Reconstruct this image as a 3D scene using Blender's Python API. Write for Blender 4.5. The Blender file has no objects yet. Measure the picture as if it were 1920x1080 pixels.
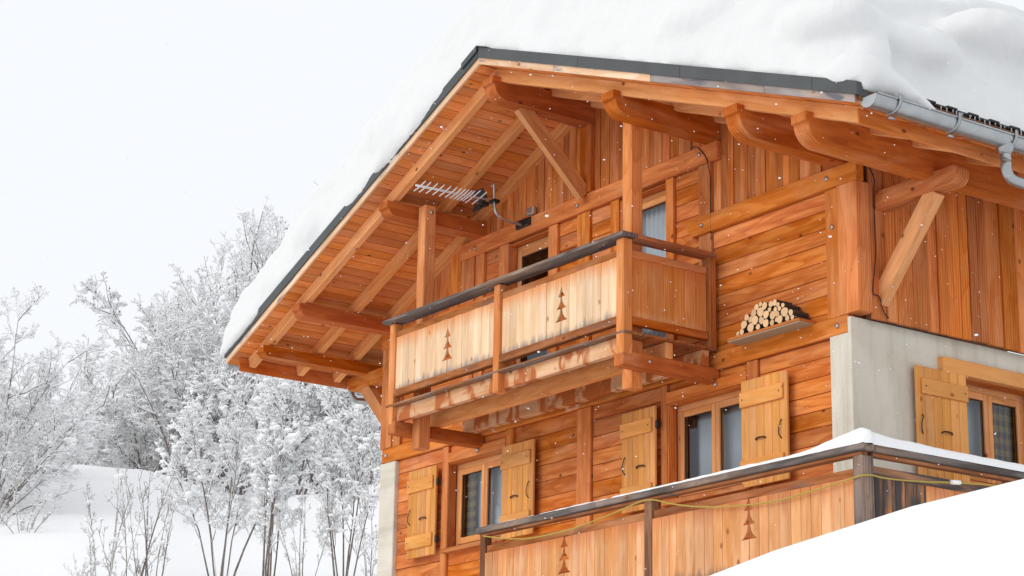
import bpy, bmesh, math, random
import numpy as np
from mathutils import Vector, Matrix, noise

random.seed(7)
SC = bpy.context.scene
COL = SC.collection

# ------------------------------------------------------------------ camera
YAW, PITCH, ROLL, FPX = 0.95610691, 0.27945805, -0.01719409, 3986.3
CAM = Vector((15.356, -15.105, -5.684))
f_ = Vector((-math.sin(YAW)*math.cos(PITCH), math.cos(YAW)*math.cos(PITCH), math.sin(PITCH)))
r_ = Vector((math.cos(YAW), math.sin(YAW), 0))
d_ = f_.cross(r_)
r2 = r_*math.cos(ROLL) + d_*math.sin(ROLL)
d2 = -r_*math.sin(ROLL) + d_*math.cos(ROLL)
cd = bpy.data.cameras.new('camera')
cam = bpy.data.objects.new('camera', cd); COL.objects.link(cam)
cd.sensor_width = 36.0; cd.lens = FPX/1920*36.0
cd.clip_start = 0.1; cd.clip_end = 3000
R3 = Matrix((r2, -d2, -f_)).transposed()
cam.matrix_world = Matrix.Translation(CAM) @ R3.to_4x4()
SC.camera = cam

# ------------------------------------------------------------------ world, sun, exposure
SUN_EL, SUN_AZ = math.radians(30), math.radians(-14)   # azimuth from -Y (facade normal) towards -X
sun_from = Vector((math.sin(SUN_AZ)*math.cos(SUN_EL), -math.cos(SUN_AZ)*math.cos(SUN_EL), math.sin(SUN_EL)))
W = bpy.data.worlds.new('World'); SC.world = W; W.use_nodes = True
nt = W.node_tree; nt.nodes.clear()
out = nt.nodes.new('ShaderNodeOutputWorld'); bg = nt.nodes.new('ShaderNodeBackground')
sky = nt.nodes.new('ShaderNodeTexSky'); sky.sky_type = 'NISHITA'; sky.sun_disc = False
sky.sun_elevation = SUN_EL; sky.sun_rotation = math.atan2(sun_from.x, sun_from.y)
sky.dust_density = 6; sky.air_density = 1.0
mul = nt.nodes.new('ShaderNodeMix'); mul.data_type = 'RGBA'; mul.blend_type = 'MIX'
mul.inputs[0].default_value = 0.95            # thick even cloud in front of the clear sky
mul.inputs[7].default_value = (9.55, 9.75, 10.1, 1)
nt.links.new(sky.outputs[0], mul.inputs[6]); nt.links.new(mul.outputs[2], bg.inputs[0])
bg.inputs[1].default_value = 0.102
nt.links.new(bg.outputs[0], out.inputs[0])
sd = bpy.data.lights.new('sun', 'SUN'); sd.energy = .9; sd.angle = math.radians(35); sd.color = (1, .965, .91)
sun = bpy.data.objects.new('sun', sd); COL.objects.link(sun)
sun.rotation_euler = sun_from.to_track_quat('Z', 'Y').to_euler(); sun.location = (0, -10, 30)
vs = SC.view_settings
vs.view_transform = 'Standard'; vs.look = 'None'; vs.gamma = 1; vs.exposure = 0.0; vs.use_curve_mapping = False
SC.cycles.use_denoising = True
SC.cycles.max_bounces = 8; SC.cycles.diffuse_bounces = 4; SC.cycles.glossy_bounces = 4
SC.cycles.transparent_max_bounces = 12

# ------------------------------------------------------------------ material helpers
class NT:
    def __init__(s, name):
        s.m = bpy.data.materials.new(name); s.m.use_nodes = True
        s.t = s.m.node_tree; s.n = s.t.nodes; s.l = s.t.links
        s.b = s.n['Principled BSDF']; s.o = s.n['Material Output']
    def new(s, t, **k):
        n = s.n.new(t)
        for a, v in k.items(): setattr(n, a, v)
        return n
    def link(s, a, b): s.l.new(a, b)
    def val(s, sock, v):
        if hasattr(v, 'is_linked') or hasattr(v, 'links'): s.link(v, sock)
        else: sock.default_value = v
    def math(s, op, a, b=0.0, clamp=False):
        n = s.new('ShaderNodeMath', operation=op, use_clamp=clamp); s.val(n.inputs[0], a); s.val(n.inputs[1], b); return n.outputs[0]
    def mix(s, f, a, b, mode='MIX'):
        n = s.new('ShaderNodeMix', data_type='RGBA', blend_type=mode)
        s.val(n.inputs[0], f); s.val(n.inputs[6], a); s.val(n.inputs[7], b); return n.outputs[2]
    def ramp(s, f, stops):
        n = s.new('ShaderNodeValToRGB'); e = n.color_ramp.elements
        while len(e) < len(stops): e.new(0.5)
        for q, (p, c) in zip(e, stops): q.position = p; q.color = c if len(c) == 4 else (*c, 1)
        s.link(f, n.inputs[0]); return n.outputs[0]
    def rng(s, f, a, b, c, d):
        n = s.new('ShaderNodeMapRange', clamp=True)
        s.val(n.inputs[0], f); n.inputs[1].default_value = a; n.inputs[2].default_value = b
        n.inputs[3].default_value = c; n.inputs[4].default_value = d; return n.outputs[0]
    def coords(s):
        tc = s.new('ShaderNodeTexCoord'); oi = s.new('ShaderNodeObjectInfo')
        cx = s.new('ShaderNodeCombineXYZ')
        s.link(s.math('MULTIPLY', oi.outputs['Random'], 53.0), cx.inputs[0])
        s.link(s.math('MULTIPLY', oi.outputs['Random'], 17.3), cx.inputs[1])
        s.link(s.math('MULTIPLY', oi.outputs['Random'], 29.1), cx.inputs[2])
        ad = s.new('ShaderNodeVectorMath', operation='ADD'); s.link(tc.outputs['Object'], ad.inputs[0]); s.link(cx.outputs[0], ad.inputs[1])
        return tc.outputs['Object'], ad.outputs[0], oi.outputs['Random']
    def scaled(s, v, sc):
        n = s.new('ShaderNodeVectorMath', operation='MULTIPLY'); s.link(v, n.inputs[0]); n.inputs[1].default_value = sc; return n.outputs[0]
    def noise(s, v, scale=1, detail=4, rough=.55, dist=0.0):
        n = s.new('ShaderNodeTexNoise'); s.link(v, n.inputs['Vector']); n.inputs['Scale'].default_value = scale
        n.inputs['Detail'].default_value = detail; n.inputs['Roughness'].default_value = rough; n.inputs['Distortion'].default_value = dist
        return n.outputs[0]
    def bump(s, h, strength=.3, dist=.01):
        n = s.new('ShaderNodeBump'); n.inputs['Strength'].default_value = strength; n.inputs['Distance'].default_value = dist
        s.link(h, n.inputs['Height']); s.link(n.outputs[0], s.b.inputs['Normal'])

def wood(name, light, dark, knot=(.10, .028, .008), knots=.5, vary=.30, rough=.75, contrast=1.0, wear=None, patch=None, figure=.45, rings=9.0, fade=.28):
    """timber whose grain runs along the local X axis of each piece"""
    w = NT(name); raw, v, rnd = w.coords()
    g1 = w.noise(w.scaled(v, (.55, 9, 9)), 1.0, 5, .6, .9)
    g2 = w.noise(w.scaled(v, (1.6, 60, 60)), 1.0, 3, .6, .3)
    wv = w.new('ShaderNodeTexWave', wave_type='BANDS', bands_direction='Y')
    w.link(w.scaled(v, (.35, 2.2, 2.2)), wv.inputs['Vector'])
    wv.inputs['Scale'].default_value = 4.2; wv.inputs['Distortion'].default_value = 9.0
    wv.inputs['Detail'].default_value = 2.5; wv.inputs['Detail Scale'].default_value = .8
    g = w.math('ADD', w.math('MULTIPLY', g1, .55), w.math('ADD', w.math('MULTIPLY', g2, .20), w.math('MULTIPLY', wv.outputs[1], .25)))
    c = .17/contrast
    col = w.ramp(g, [(.5-c, dark), (.5, tuple(.5*(a+b) for a, b in zip(light, dark))), (.5+c, light)])
    fig = w.noise(w.scaled(v, (.42, 2.7, 2.7)), 1.0, 1.5, .45, .4)
    ring = w.math('POWER', w.math('FRACT', w.math('MULTIPLY', fig, rings)), 2.5)
    col = w.mix(w.math('MULTIPLY', ring, figure), col, (*[x*y for x, y in zip(dark, (.80, .62, .5))], 1))
    # knots
    vo = w.new('ShaderNodeTexVoronoi', feature='F1'); w.link(w.scaled(v, (3.6, 5.5, 5.5)), vo.inputs['Vector']); vo.inputs['Scale'].default_value = 1.0
    sep = w.new('ShaderNodeSeparateColor'); w.link(vo.outputs['Color'], sep.inputs[0])
    keep = w.math('LESS_THAN', sep.outputs[0], knots*.62)
    kd = w.rng(vo.outputs['Distance'], .06, .15, 1, 0)
    k = w.math('MULTIPLY', w.math('MULTIPLY', keep, kd), .85)
    col = w.mix(k, col, (*knot, 1))
    # faint broad streaks
    st = w.noise(w.scaled(v, (.25, 3.0, 3.0)), 1.0, 2)
    col = w.mix(1.0, col, w.ramp(st, [(.3, (.78, .74, .70)), (.7, (1.12, 1.1, 1.06))]), 'MULTIPLY')
    if fade:       # sun-bleached and water-marked areas
        fn = w.noise(w.scaled(v, (.8, 2.6, 2.6)), 1.0, 4, .6, .5)
        col = w.mix(w.rng(fn, .50, .72, 0, fade), col, (.82, .52, .29, 1))
        dn = w.noise(w.scaled(v, (1.3, 16, 16)), 1.0, 3, .6)
        col = w.mix(w.rng(dn, .58, .76, 0, fade*1.1), col, (.20, .075, .026, 1))
    if patch:      # blotches of other colour (rain bleaching, stains)
        pc, lo, hi, sc = patch
        pn = w.noise(w.scaled(v, sc), 1.0, 3, .6, .6)
        col = w.mix(w.rng(pn, lo, hi, 0, 1), col, (*pc, 1))
    if wear:
        col = wear(w, raw, v, col)
    # each piece its own tone
    hs = w.new('ShaderNodeHueSaturation'); w.link(col, hs.inputs['Color'])
    w.link(w.rng(rnd, 0, 1, 1-vary*.75, 1+vary*.5), hs.inputs['Value'])
    r2_ = w.math('FRACT', w.math('MULTIPLY', rnd, 7.77))
    w.link(w.rng(r2_, 0, 1, .4985, .5015), hs.inputs['Hue'])
    w.link(w.rng(w.math('FRACT', w.math('MULTIPLY', rnd, 3.91)), 0, 1, .98, 1.05), hs.inputs['Saturation'])
    w.link(w.mix(1.0, hs.outputs[0], (1.04, 1.0, 1.05, 1), 'MULTIPLY'), w.b.inputs['Base Color'])
    w.b.inputs['Roughness'].default_value = rough
    w.b.inputs['Specular IOR Level'].default_value = .12
    w.bump(g, .25, .004)
    return w.m

def panel_wear(top, bot, half):
    """bleached boards: orange under the top rail, grey water marks at the foot; local X runs up the board"""
    def fn(w, raw, v, col):
        sp = w.new('ShaderNodeSeparateXYZ'); w.link(raw, sp.inputs[0])
        n = w.math('MULTIPLY', w.math('SUBTRACT', w.noise(w.scaled(v, (1.5, 14, 14)), 1.0, 3), .5), .30*half/.35)
        h = w.math('ADD', sp.outputs[0], n)
        col = w.mix(w.rng(h, half*.45, half*1.0, 0, .9), col, (*top, 1))
        col = w.mix(w.rng(h, -half*.72, -half*1.02, 0, .8), col, (*bot, 1))
        return col
    return fn

def simple(name, col, rough=.6, metal=0, bump=None, vary=None, spec=None):
    w = NT(name); raw, v, rnd = w.coords()
    c = (*col, 1)
    if vary:
        n = w.noise(v, vary[0], 4, .6)
        c = w.ramp(n, [(.3, tuple(x*(1-vary[1]) for x in col)), (.7, tuple(min(1, x*(1+vary[1])) for x in col))])
    w.val(w.b.inputs['Base Color'], c)
    w.b.inputs['Roughness'].default_value = rough; w.b.inputs['Metallic'].default_value = metal
    if spec is not None: w.b.inputs['Specular IOR Level'].default_value = spec
    if bump: w.bump(w.noise(v, bump[0], 5, .6), bump[1], bump[2])
    return w.m

M = {}
M['wall'] = wood('larch_planks', (.80, .305, .088), (.56, .160, .034), contrast=1.1, vary=.24, figure=.55)
M['beam'] = wood('larch_beams', (.78, .305, .092), (.60, .190, .046), vary=.22)
M['purlin'] = wood('larch_purlins', (.58, .18, .040), (.42, .108, .020), vary=.12, figure=.3)  # larch darkened in colour for the deep shade on the purlin sides
M['vboard'] = wood('larch_boards', (.76, .300, .092), (.56, .175, .042), vary=.32)
M['sideboard'] = wood('larch_side_boards', (.80, .300, .090), (.60, .182, .046), vary=.28)
M['soffit'] = wood('soffit_pine', (.84, .350, .115), (.66, .225, .058), vary=.18, knots=.75, figure=.3)
M['rafter'] = wood('rafter_pine', (.86, .46, .20), (.74, .34, .125), vary=.10, knots=.7, figure=.3)
M['panel'] = wood('bleached_boards', (.86, .68, .46), (.79, .57, .34), knot=(.38, .17, .08), knots=.5, vary=.08, figure=.16,
                  fade=.15, wear=panel_wear((.70, .27, .09), (.20, .20, .21), .35))
M['tpanel'] = wood('terrace_boards', (.84, .49, .25), (.72, .35, .14), knot=(.30, .10, .03), knots=.6, vary=.18, figure=.3,
                   wear=panel_wear((.60, .22, .08), (.16, .13, .11), .36))
M['greyboard'] = wood('weathered_terrace_boards', (.62, .31, .14), (.42, .18, .065), vary=.3,
                      patch=((.075, .066, .060), .30, .52, (.8, 7, 7)))
M['spanel'] = wood('side_panel_boards', (.78, .37, .135), (.64, .26, .080), vary=.14, figure=.3, wear=panel_wear((.60, .2, .06), (.78, .46, .22), .35))
M['shutter'] = wood('shutter_pine', (.84, .44, .150), (.75, .36, .108), knot=(.34, .11, .025), knots=.9, vary=.08, figure=.2)
M['grey'] = wood('weathered_grey_rail', (.22, .205, .19), (.085, .078, .072), knots=.2, vary=.2)
M['railwood'] = wood('rail_brown', (.50, .20, .075), (.30, .105, .032), vary=.2, patch=((.16, .13, .11), .55, .75, (1.2, 6, 6)))
M['post'] = wood('rail_post', (.80, .36, .135), (.64, .24, .075), vary=.12)
M['darkpost'] = wood('dark_post', (.26, .13, .075), (.15, .07, .04), vary=.15)
M['greypost'] = wood('grey_post', (.20, .185, .18), (.075, .068, .066), vary=.1)
M['stained'] = wood('stained_joist', (.84, .58, .34), (.74, .40, .18), vary=.10, patch=((.46, .145, .040), .49, .57, (3.4, 1.6, 1.8)))
M['stained2'] = wood('stained_beam', (.70, .30, .105), (.55, .19, .055), vary=.12, patch=((.36, .115, .035), .52, .66, (1.2, 6, 6)))
M['rim'] = wood('rim_beam_larch', (.74, .285, .085), (.56, .175, .042), vary=.1, patch=((.80, .55, .34), .63, .70, (1.6, 2, 2)))
M['deck'] = wood('deck_boards', (.40, .20, .09), (.22, .10, .05), vary=.25, patch=((.22, .205, .185), .42, .6, (1, 6, 6)))
M['verge'] = wood('verge_board', (.88, .70, .50), (.80, .55, .34), vary=.1, patch=((.25, .25, .26), .56, .66, (1.2, 8, 8)))
M['vergegrey'] = wood('verge_board_weathered', (.40, .37, .345), (.25, .232, .22), vary=.1, figure=.2, patch=((.16, .16, .165), .56, .66, (1.2, 8, 8)))
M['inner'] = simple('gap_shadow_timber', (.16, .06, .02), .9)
M['room'] = simple('room_plaster', (.24, .18, .12), .9)
M['metal'] = simple('flashing_metal', (.052, .058, .060), .45, .0, vary=(3, .18), spec=.5)
M['zinc'] = simple('zinc_gutter', (.40, .42, .43), .30, .9, vary=(5, .12), bump=(14, .08, .01))
M['steel'] = simple('galvanised_steel', (.55, .57, .58), .35, .8)
M['alu'] = simple('antenna_aluminium', (.74, .75, .76), .5, .1)
M['black'] = simple('black_plastic', (.012, .012, .013), .5)
M['iron'] = simple('black_iron', (.02, .017, .015), .55)
M['yellow'] = simple('yellow_rope', (.46, .33, .06), .8)
M['tile'] = simple('roof_tiles', (.02, .019, .019), .6, vary=(9, .3))
M['bark'] = simple('log_bark', (.055, .038, .028), .9, vary=(30, .5), bump=(40, .6, .01))

def m_stucco():
    w = NT('stucco'); v = w.new('ShaderNodeTexCoord').outputs['Object']
    n = w.noise(v, 1.3, 5, .6, .4); n2 = w.noise(v, 22, 5, .65)
    c = w.ramp(n, [(.30, (.64, .595, .49)), (.55, (.73, .695, .595)), (.75, (.79, .76, .67))])
    st = w.noise(w.scaled(v, (5, 5, .5)), 1.0, 4, .6)
    c = w.mix(w.rng(st, .50, .70, 0, .5), c, (.44, .40, .32, 1))
    sp = w.noise(v, 60, 2, .5)
    c = w.mix(w.rng(sp, .66, .74, 0, .5), c, (.30, .28, .24, 1))
    w.link(c, w.b.inputs['Base Color']); w.b.inputs['Roughness'].default_value = .95; w.b.inputs['Specular IOR Level'].default_value = .1
    w.bump(w.math('ADD', n2, w.math('MULTIPLY', n, 2)), .5, .012); return w.m
M['stucco'] = m_stucco()

def m_snow(name, col=(.885, .89, .898), big=.9, strength=.5):
    w = NT(name); tc = w.new('ShaderNodeTexCoord'); v = tc.outputs['Object']
    n = w.noise(v, big, 6, .55, .3); n2 = w.noise(v, 14, 4, .6)
    w.b.inputs['Base Color'].default_value = (*col, 1); w.b.inputs['Roughness'].default_value = .85
    w.b.inputs['Specular IOR Level'].default_value = .15
    w.bump(w.math('ADD', n, w.math('MULTIPLY', n2, .07)), strength, .12); return w.m
M['snow'] = m_snow('snow')
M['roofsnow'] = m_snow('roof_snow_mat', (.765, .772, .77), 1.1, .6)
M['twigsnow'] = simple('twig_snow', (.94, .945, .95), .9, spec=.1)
M['bole'] = simple('tree_bark', (.20, .172, .155), .95, vary=(12, .45), spec=.1)  # bark paled to stand in for the haze of falling snow
M['twig'] = simple('twig_bark', (.34, .31, .29), .95, vary=(6, .3), spec=.1)  # twigs paled too, snowfall haze put into their colour

def m_glass():
    w = NT('window_glass'); w.n.remove(w.b)
    tr = w.new('ShaderNodeBsdfTransparent'); tr.inputs[0].default_value = (.80, .83, .84, 1)
    gl = w.new('ShaderNodeBsdfGlossy'); gl.inputs[0].default_value = (.86, .93, 1, 1); gl.inputs['Roughness'].default_value = .015
    fr = w.new('ShaderNodeFresnel'); fr.inputs[0].default_value = 1.62
    mx = w.new('ShaderNodeMixShader'); w.link(fr.outputs[0], mx.inputs[0]); w.link(tr.outputs[0], mx.inputs[1]); w.link(gl.outputs[0], mx.inputs[2])
    w.link(mx.outputs[0], w.o.inputs[0]); return w.m
M['glass'] = m_glass()
def m_ice():
    w = NT('ice'); w.b.inputs['Base Color'].default_value = (.85, .9, .95, 1); w.b.inputs['Roughness'].default_value = .12
    w.b.inputs['Transmission Weight'].default_value = .6; w.b.inputs['IOR'].default_value = 1.31; return w.m
M['ice'] = m_ice()
def m_plaid():
    w = NT('plaid_cloth'); tc = w.new('ShaderNodeTexCoord'); sp = w.new('ShaderNodeSeparateXYZ'); w.link(tc.outputs['Object'], sp.inputs[0])
    a = w.math('LESS_THAN', w.math('FRACT', w.math('MULTIPLY', sp.outputs[0], 7.5)), .5)
    b = w.math('LESS_THAN', w.math('FRACT', w.math('MULTIPLY', sp.outputs[2], 7.5)), .5)
    c1 = w.mix(a, (.10, .035, .02, 1), (.48, .27, .05, 1)); c2 = w.mix(b, (.09, .05, .03, 1), (.42, .30, .08, 1))
    w.link(w.mix(.5, c1, c2), w.b.inputs['Base Color']); w.b.inputs['Roughness'].default_value = .95; return w.m
M['plaid'] = m_plaid()
M['darkcloth'] = simple('brown_cloth', (.05, .022, .014), .95)
M['whitecloth'] = simple('white_voile', (.82, .84, .88), .95)
def m_logend():
    w = NT('log_end'); tc = w.new('ShaderNodeTexCoord'); oi = w.new('ShaderNodeObjectInfo')
    wv = w.new('ShaderNodeTexWave', wave_type='RINGS', rings_direction='Y'); w.link(tc.outputs['Object'], wv.inputs['Vector'])
    wv.inputs['Scale'].default_value = 2.2; wv.inputs['Distortion'].default_value = 1.0
    c = w.mix(w.math('MULTIPLY', wv.outputs[1], .35), (.83, .56, .31, 1), (.62, .34, .15, 1))
    hs = w.new('ShaderNodeHueSaturation'); w.link(c, hs.inputs['Color']); w.link(w.rng(oi.outputs['Random'], 0, 1, .82, 1.1), hs.inputs['Value'])
    w.link(hs.outputs[0], w.b.inputs['Base Color']); w.b.inputs['Roughness'].default_value = .8; return w.m
M['logend'] = m_logend()

# ------------------------------------------------------------------ object helpers
WM = {}
def link(name, data, mat_world=None, parent=None, mat=None):
    o = bpy.data.objects.new(name, data); COL.objects.link(o)
    mw = mat_world or Matrix.Identity(4)
    if parent is not None:
        o.parent = parent; o.matrix_basis = WM[parent].inverted() @ mw
    else: o.matrix_basis = mw
    WM[o] = mw
    if mat is not None and data is not None and not data.materials: data.materials.append(M[mat] if isinstance(mat, str) else mat)
    return o
def tag(o, label=None, cat=None, group=None, kind=None):
    for k, v in (('label', label), ('category', cat), ('group', group), ('kind', kind)):
        if v: o[k] = v
    return o
def empty(name, loc, parent=None):
    o = link(name, None, Matrix.Translation(loc), parent); o.empty_display_size = .2; return o
def mesh(name, verts, faces, smooth=False):
    me = bpy.data.meshes.new(name); me.from_pydata([tuple(v) for v in verts], [], faces); me.update()
    if smooth: me.shade_smooth()
    return me
_cache = {}
def cbox(L, Wd, H, c):
    """box with chamfered edges, centred, length on X"""
    key = (round(L, 4), round(Wd, 4), round(H, 4), round(c, 4))
    if key in _cache: return _cache[key]
    c = min(c, .45*min(L, Wd, H)); h = (L/2, Wd/2, H/2); v = []; idx = {}
    for sx in (-1, 1):
        for sy in (-1, 1):
            for sz in (-1, 1):
                for ax in range(3):
                    p = [sx*(h[0]-c), sy*(h[1]-c), sz*(h[2]-c)]; p[ax] = (sx, sy, sz)[ax]*h[ax]
                    idx[(sx, sy, sz, ax)] = len(v); v.append(p)
    fs = []
    def add(q):
        a, b, d = (Vector(v[q[0]]), Vector(v[q[1]]), Vector(v[q[2]])); n = (b-a).cross(d-a)
        ce = sum((Vector(v[i]) for i in q), Vector())/len(q)
        fs.append(q if n.dot(ce) > 0 else q[::-1])
    S = (-1, 1)
    for ax in range(3):
        o1, o2 = [a for a in range(3) if a != ax]
        for s in S:
            q = []
            for (a, b) in ((-1, -1), (1, -1), (1, 1), (-1, 1)):
                k = [0, 0, 0]; k[ax] = s; k[o1] = a; k[o2] = b; q.append(idx[(*k, ax)])
            add(q)
        for a in S:
            for b in S:
                k1 = [0, 0, 0]; k1[o1] = a; k1[o2] = b; k1[ax] = -1; k2 = list(k1); k2[ax] = 1
                add([idx[(*k1, o1)], idx[(*k2, o1)], idx[(*k2, o2)], idx[(*k1, o2)]])
    for sx in S:
        for sy in S:
            for sz in S: add([idx[(sx, sy, sz, a)] for a in range(3)])
    me = mesh('board', v, fs); _cache[key] = me
    return me
def frame(a, b, up):
    x = (Vector(b)-Vector(a)).normalized(); up = Vector(up)
    y = up.cross(x)
    if y.length < 1e-6: y = Vector((0, 1, 0)).cross(x)
    y.normalize(); z = x.cross(y)
    m = Matrix((x, y, z)).transposed().to_4x4(); return m
def bar(name, a, b, w, h, mat, parent, up=(0, 0, 1), c=.006):
    """timber from a to b: w across, h along up"""
    a, b = Vector(a), Vector(b)
    me = cbox((b-a).length, w, h, c)
    m = frame(a, b, up); m.translation = (a+b)/2
    if me.materials and me.materials[0] != M[mat]:
        key = (me.name, mat)
        if key not in _cache: n = me.copy(); n.materials.clear(); _cache[key] = n
        me = _cache[key]
    return link(name, me, m, parent, mat)
def box(name, x, y, z, mat, parent, axis=None, c=.006):
    """axis-aligned timber, grain along `axis` (default the longest side)"""
    s = (x[1]-x[0], y[1]-y[0], z[1]-z[0]); ce = ((x[0]+x[1])/2, (y[0]+y[1])/2, (z[0]+z[1])/2)
    if axis is None: axis = max(range(3), key=lambda i: s[i])
    d = Vector((0, 0, 0)); d[axis] = s[axis]/2; ce = Vector(ce)
    if axis == 2: return bar(name, ce-d, ce+d, s[1], s[0], mat, parent, (1, 0, 0), c)
    if axis == 0: return bar(name, ce-d, ce+d, s[1], s[2], mat, parent, (0, 0, 1), c)
    return bar(name, ce-d, ce+d, s[0], s[2], mat, parent, (0, 0, 1), c)
def prism(name, poly, w, m, mat, parent, c=0):
    """outline poly in local X,Z extruded over local Y (-w/2..w/2)"""
    n = len(poly); v = [(p[0], -w/2, p[1]) for p in poly]+[(p[0], w/2, p[1]) for p in poly]
    fs = [list(range(n)), list(range(2*n-1, n-1, -1))]+[[(i+1) % n, i, n+i, n+(i+1) % n] for i in range(n)]
    me = mesh(name, v, fs); bm = bmesh.new(); bm.from_mesh(me); bmesh.ops.recalc_face_normals(bm, faces=bm.faces)
    if c:
        bmesh.ops.bevel(bm, geom=[e for e in bm.edges], offset=c, segments=1, affect='EDGES', clamp_overlap=True)
    bm.to_mesh(me); bm.free(); me.shade_smooth(); me.set_sharp_from_angle(angle=.6); return link(name, me, m, parent, mat)
def tube(name, pts, r, mat, parent=None, sides=8, caps=True, smooth=True):
    pts = [Vector(p) for p in pts]; v = []; fs = []; n = len(pts)
    ref = Vector((0, 0, 1))
    if abs((pts[-1]-pts[0]).normalized().z) > .8: ref = Vector((1, 0, 0))
    for i, p in enumerate(pts):
        t = (pts[min(i+1, n-1)]-pts[max(i-1, 0)]).normalized(); a = t.cross(ref).normalized(); b = t.cross(a)
        rr = r[i] if isinstance(r, (list, tuple)) else r
        for k in range(sides):
            an = 2*math.pi*k/sides; v.append(p+a*rr*math.cos(an)+b*rr*math.sin(an))
    for i in range(n-1):
        for k in range(sides):
            k2 = (k+1) % sides; fs.append([i*sides+k, i*sides+k2, (i+1)*sides+k2, (i+1)*sides+k])
    if caps: fs += [list(range(sides))[::-1], list(range((n-1)*sides, n*sides))]
    me = mesh(name, v, fs); bm = bmesh.new(); bm.from_mesh(me); bmesh.ops.recalc_face_normals(bm, faces=bm.faces); bm.to_mesh(me); bm.free()
    if smooth: me.shade_smooth()
    return link(name, me, None, parent, mat)
def spline(pts, k=6):
    pts = [Vector(p) for p in pts]; o = []
    for i in range(len(pts)-1):
        p0, p1, p2, p3 = pts[max(i-1, 0)], pts[i], pts[i+1], pts[min(i+2, len(pts)-1)]
        for j in range(k):
            t = j/k; o.append(.5*((2*p1)+(p2-p0)*t+(2*p0-5*p1+4*p2-p3)*t*t+(3*p1-p0-3*p2+p3)*t**3))
    return o+[pts[-1]]
rnd = random.Random(11)
def jit(a): return rnd.uniform(-a, a)
def smooth(x, a, b):
    t = np.clip((x-a)/(b-a), 0, 1); return t*t*(3-2*t)

# ------------------------------------------------------------------ terrain
FW = Vector((-math.sin(YAW), math.cos(YAW), 0)); RT = Vector((math.cos(YAW), math.sin(YAW), 0))
CU = np.array([-60, -14.57, -13.66, -12.22, -11.36, -10.34, -9.34, -8.41, -7.35, -5.39, -3.73, 0, 10, 60])
CZ = np.array([6.0, 6.0, 6.02, 6.08, 6.02, 6.05, 5.8, 5.5, 5.3, 5.40, 5.72, 5.9, 6.0, 6.0])
def ground(u, v):
    u = np.asarray(u, float); v = np.asarray(v, float)
    z = np.where(v < 0, -7.3+.05*v, -7.3+.1*v+.0017*v*v)
    z = np.where(v > 60, 4.82, z)
    cz = np.interp(u*60/np.maximum(v, 40), CU, CZ)
    z = z+(cz-4.82)*smooth(v, 38, 60)
    z = z-.06*np.clip(v-60, 0, 12)+np.clip(v-72, 0, 130)*.17+np.clip(v-202, 0, 900)*.05
    # bank of ploughed snow beside the camera
    zc = np.interp(u, [-9, -4, 0, .79, 1.24, 1.7, 2.21, 3.5, 6, 12, 20], [-6.3, -5.55, -4.70, -4.39, -4.22, -4.065, -3.91, -3.62, -3.52, -4.3, -6.2])
    b9 = -7.3+.9+.138
    z = z+np.maximum(zc-b9, 0)*np.exp(-((v-9)/2.5)**2)
    z = z+.12*np.sin(u*.31+1)*np.sin(v*.23)*smooth(v, 25, 40)+.03*np.sin(u*1.3+v*.7)
    return z
def wpos(u, v, z): return Vector((CAM.x, CAM.y, 0))+FW*v+RT*u+Vector((0, 0, z))
us = np.concatenate([np.linspace(-160, -60, 14)[:-1], np.linspace(-60, 50, 190), np.linspace(50, 160, 14)[1:]])
vv = np.concatenate([np.linspace(-120, -12, 16)[:-1], np.linspace(-12, 100, 200), np.linspace(100, 230, 24)[1:]])
U, V = np.meshgrid(us, vv); Z = ground(U, V)
gx = CAM.x+FW.x*V+RT.x*U; gy = CAM.y+FW.y*V+RT.y*U
nU, nV = len(us), len(vv)
idx = np.arange(nU*nV).reshape(nV, nU)
fq = np.stack([idx[:-1, :-1], idx[:-1, 1:], idx[1:, 1:], idx[1:, :-1]], -1).reshape(-1, 4)
me = mesh('snow_ground', np.stack([gx, gy, Z], -1).reshape(-1, 3).tolist(), fq.tolist(), True)
tag(link('snow_ground', me, None, None, 'snow'), 'deep white snow covering the hillside and the bank beside the house', kind='structure')

# ------------------------------------------------------------------ the chalet
CH = empty('chalet', (-4.5, 0, -4.4))
tag(CH, 'large orange timber chalet with carved balconies under a deep snow-laden roof', 'chalet')
XR, ZA, KL, KR, YV = -4.48, 4.008, .412, .381, -1.65
YB = 10.6
def S(x): return ZA-(KL if x < XR else KR)*abs(x-XR)
XEL, XER = -10.66, 1.88     # eave ends of the roof
AL, AR = math.atan(KL), math.atan(KR)

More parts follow.
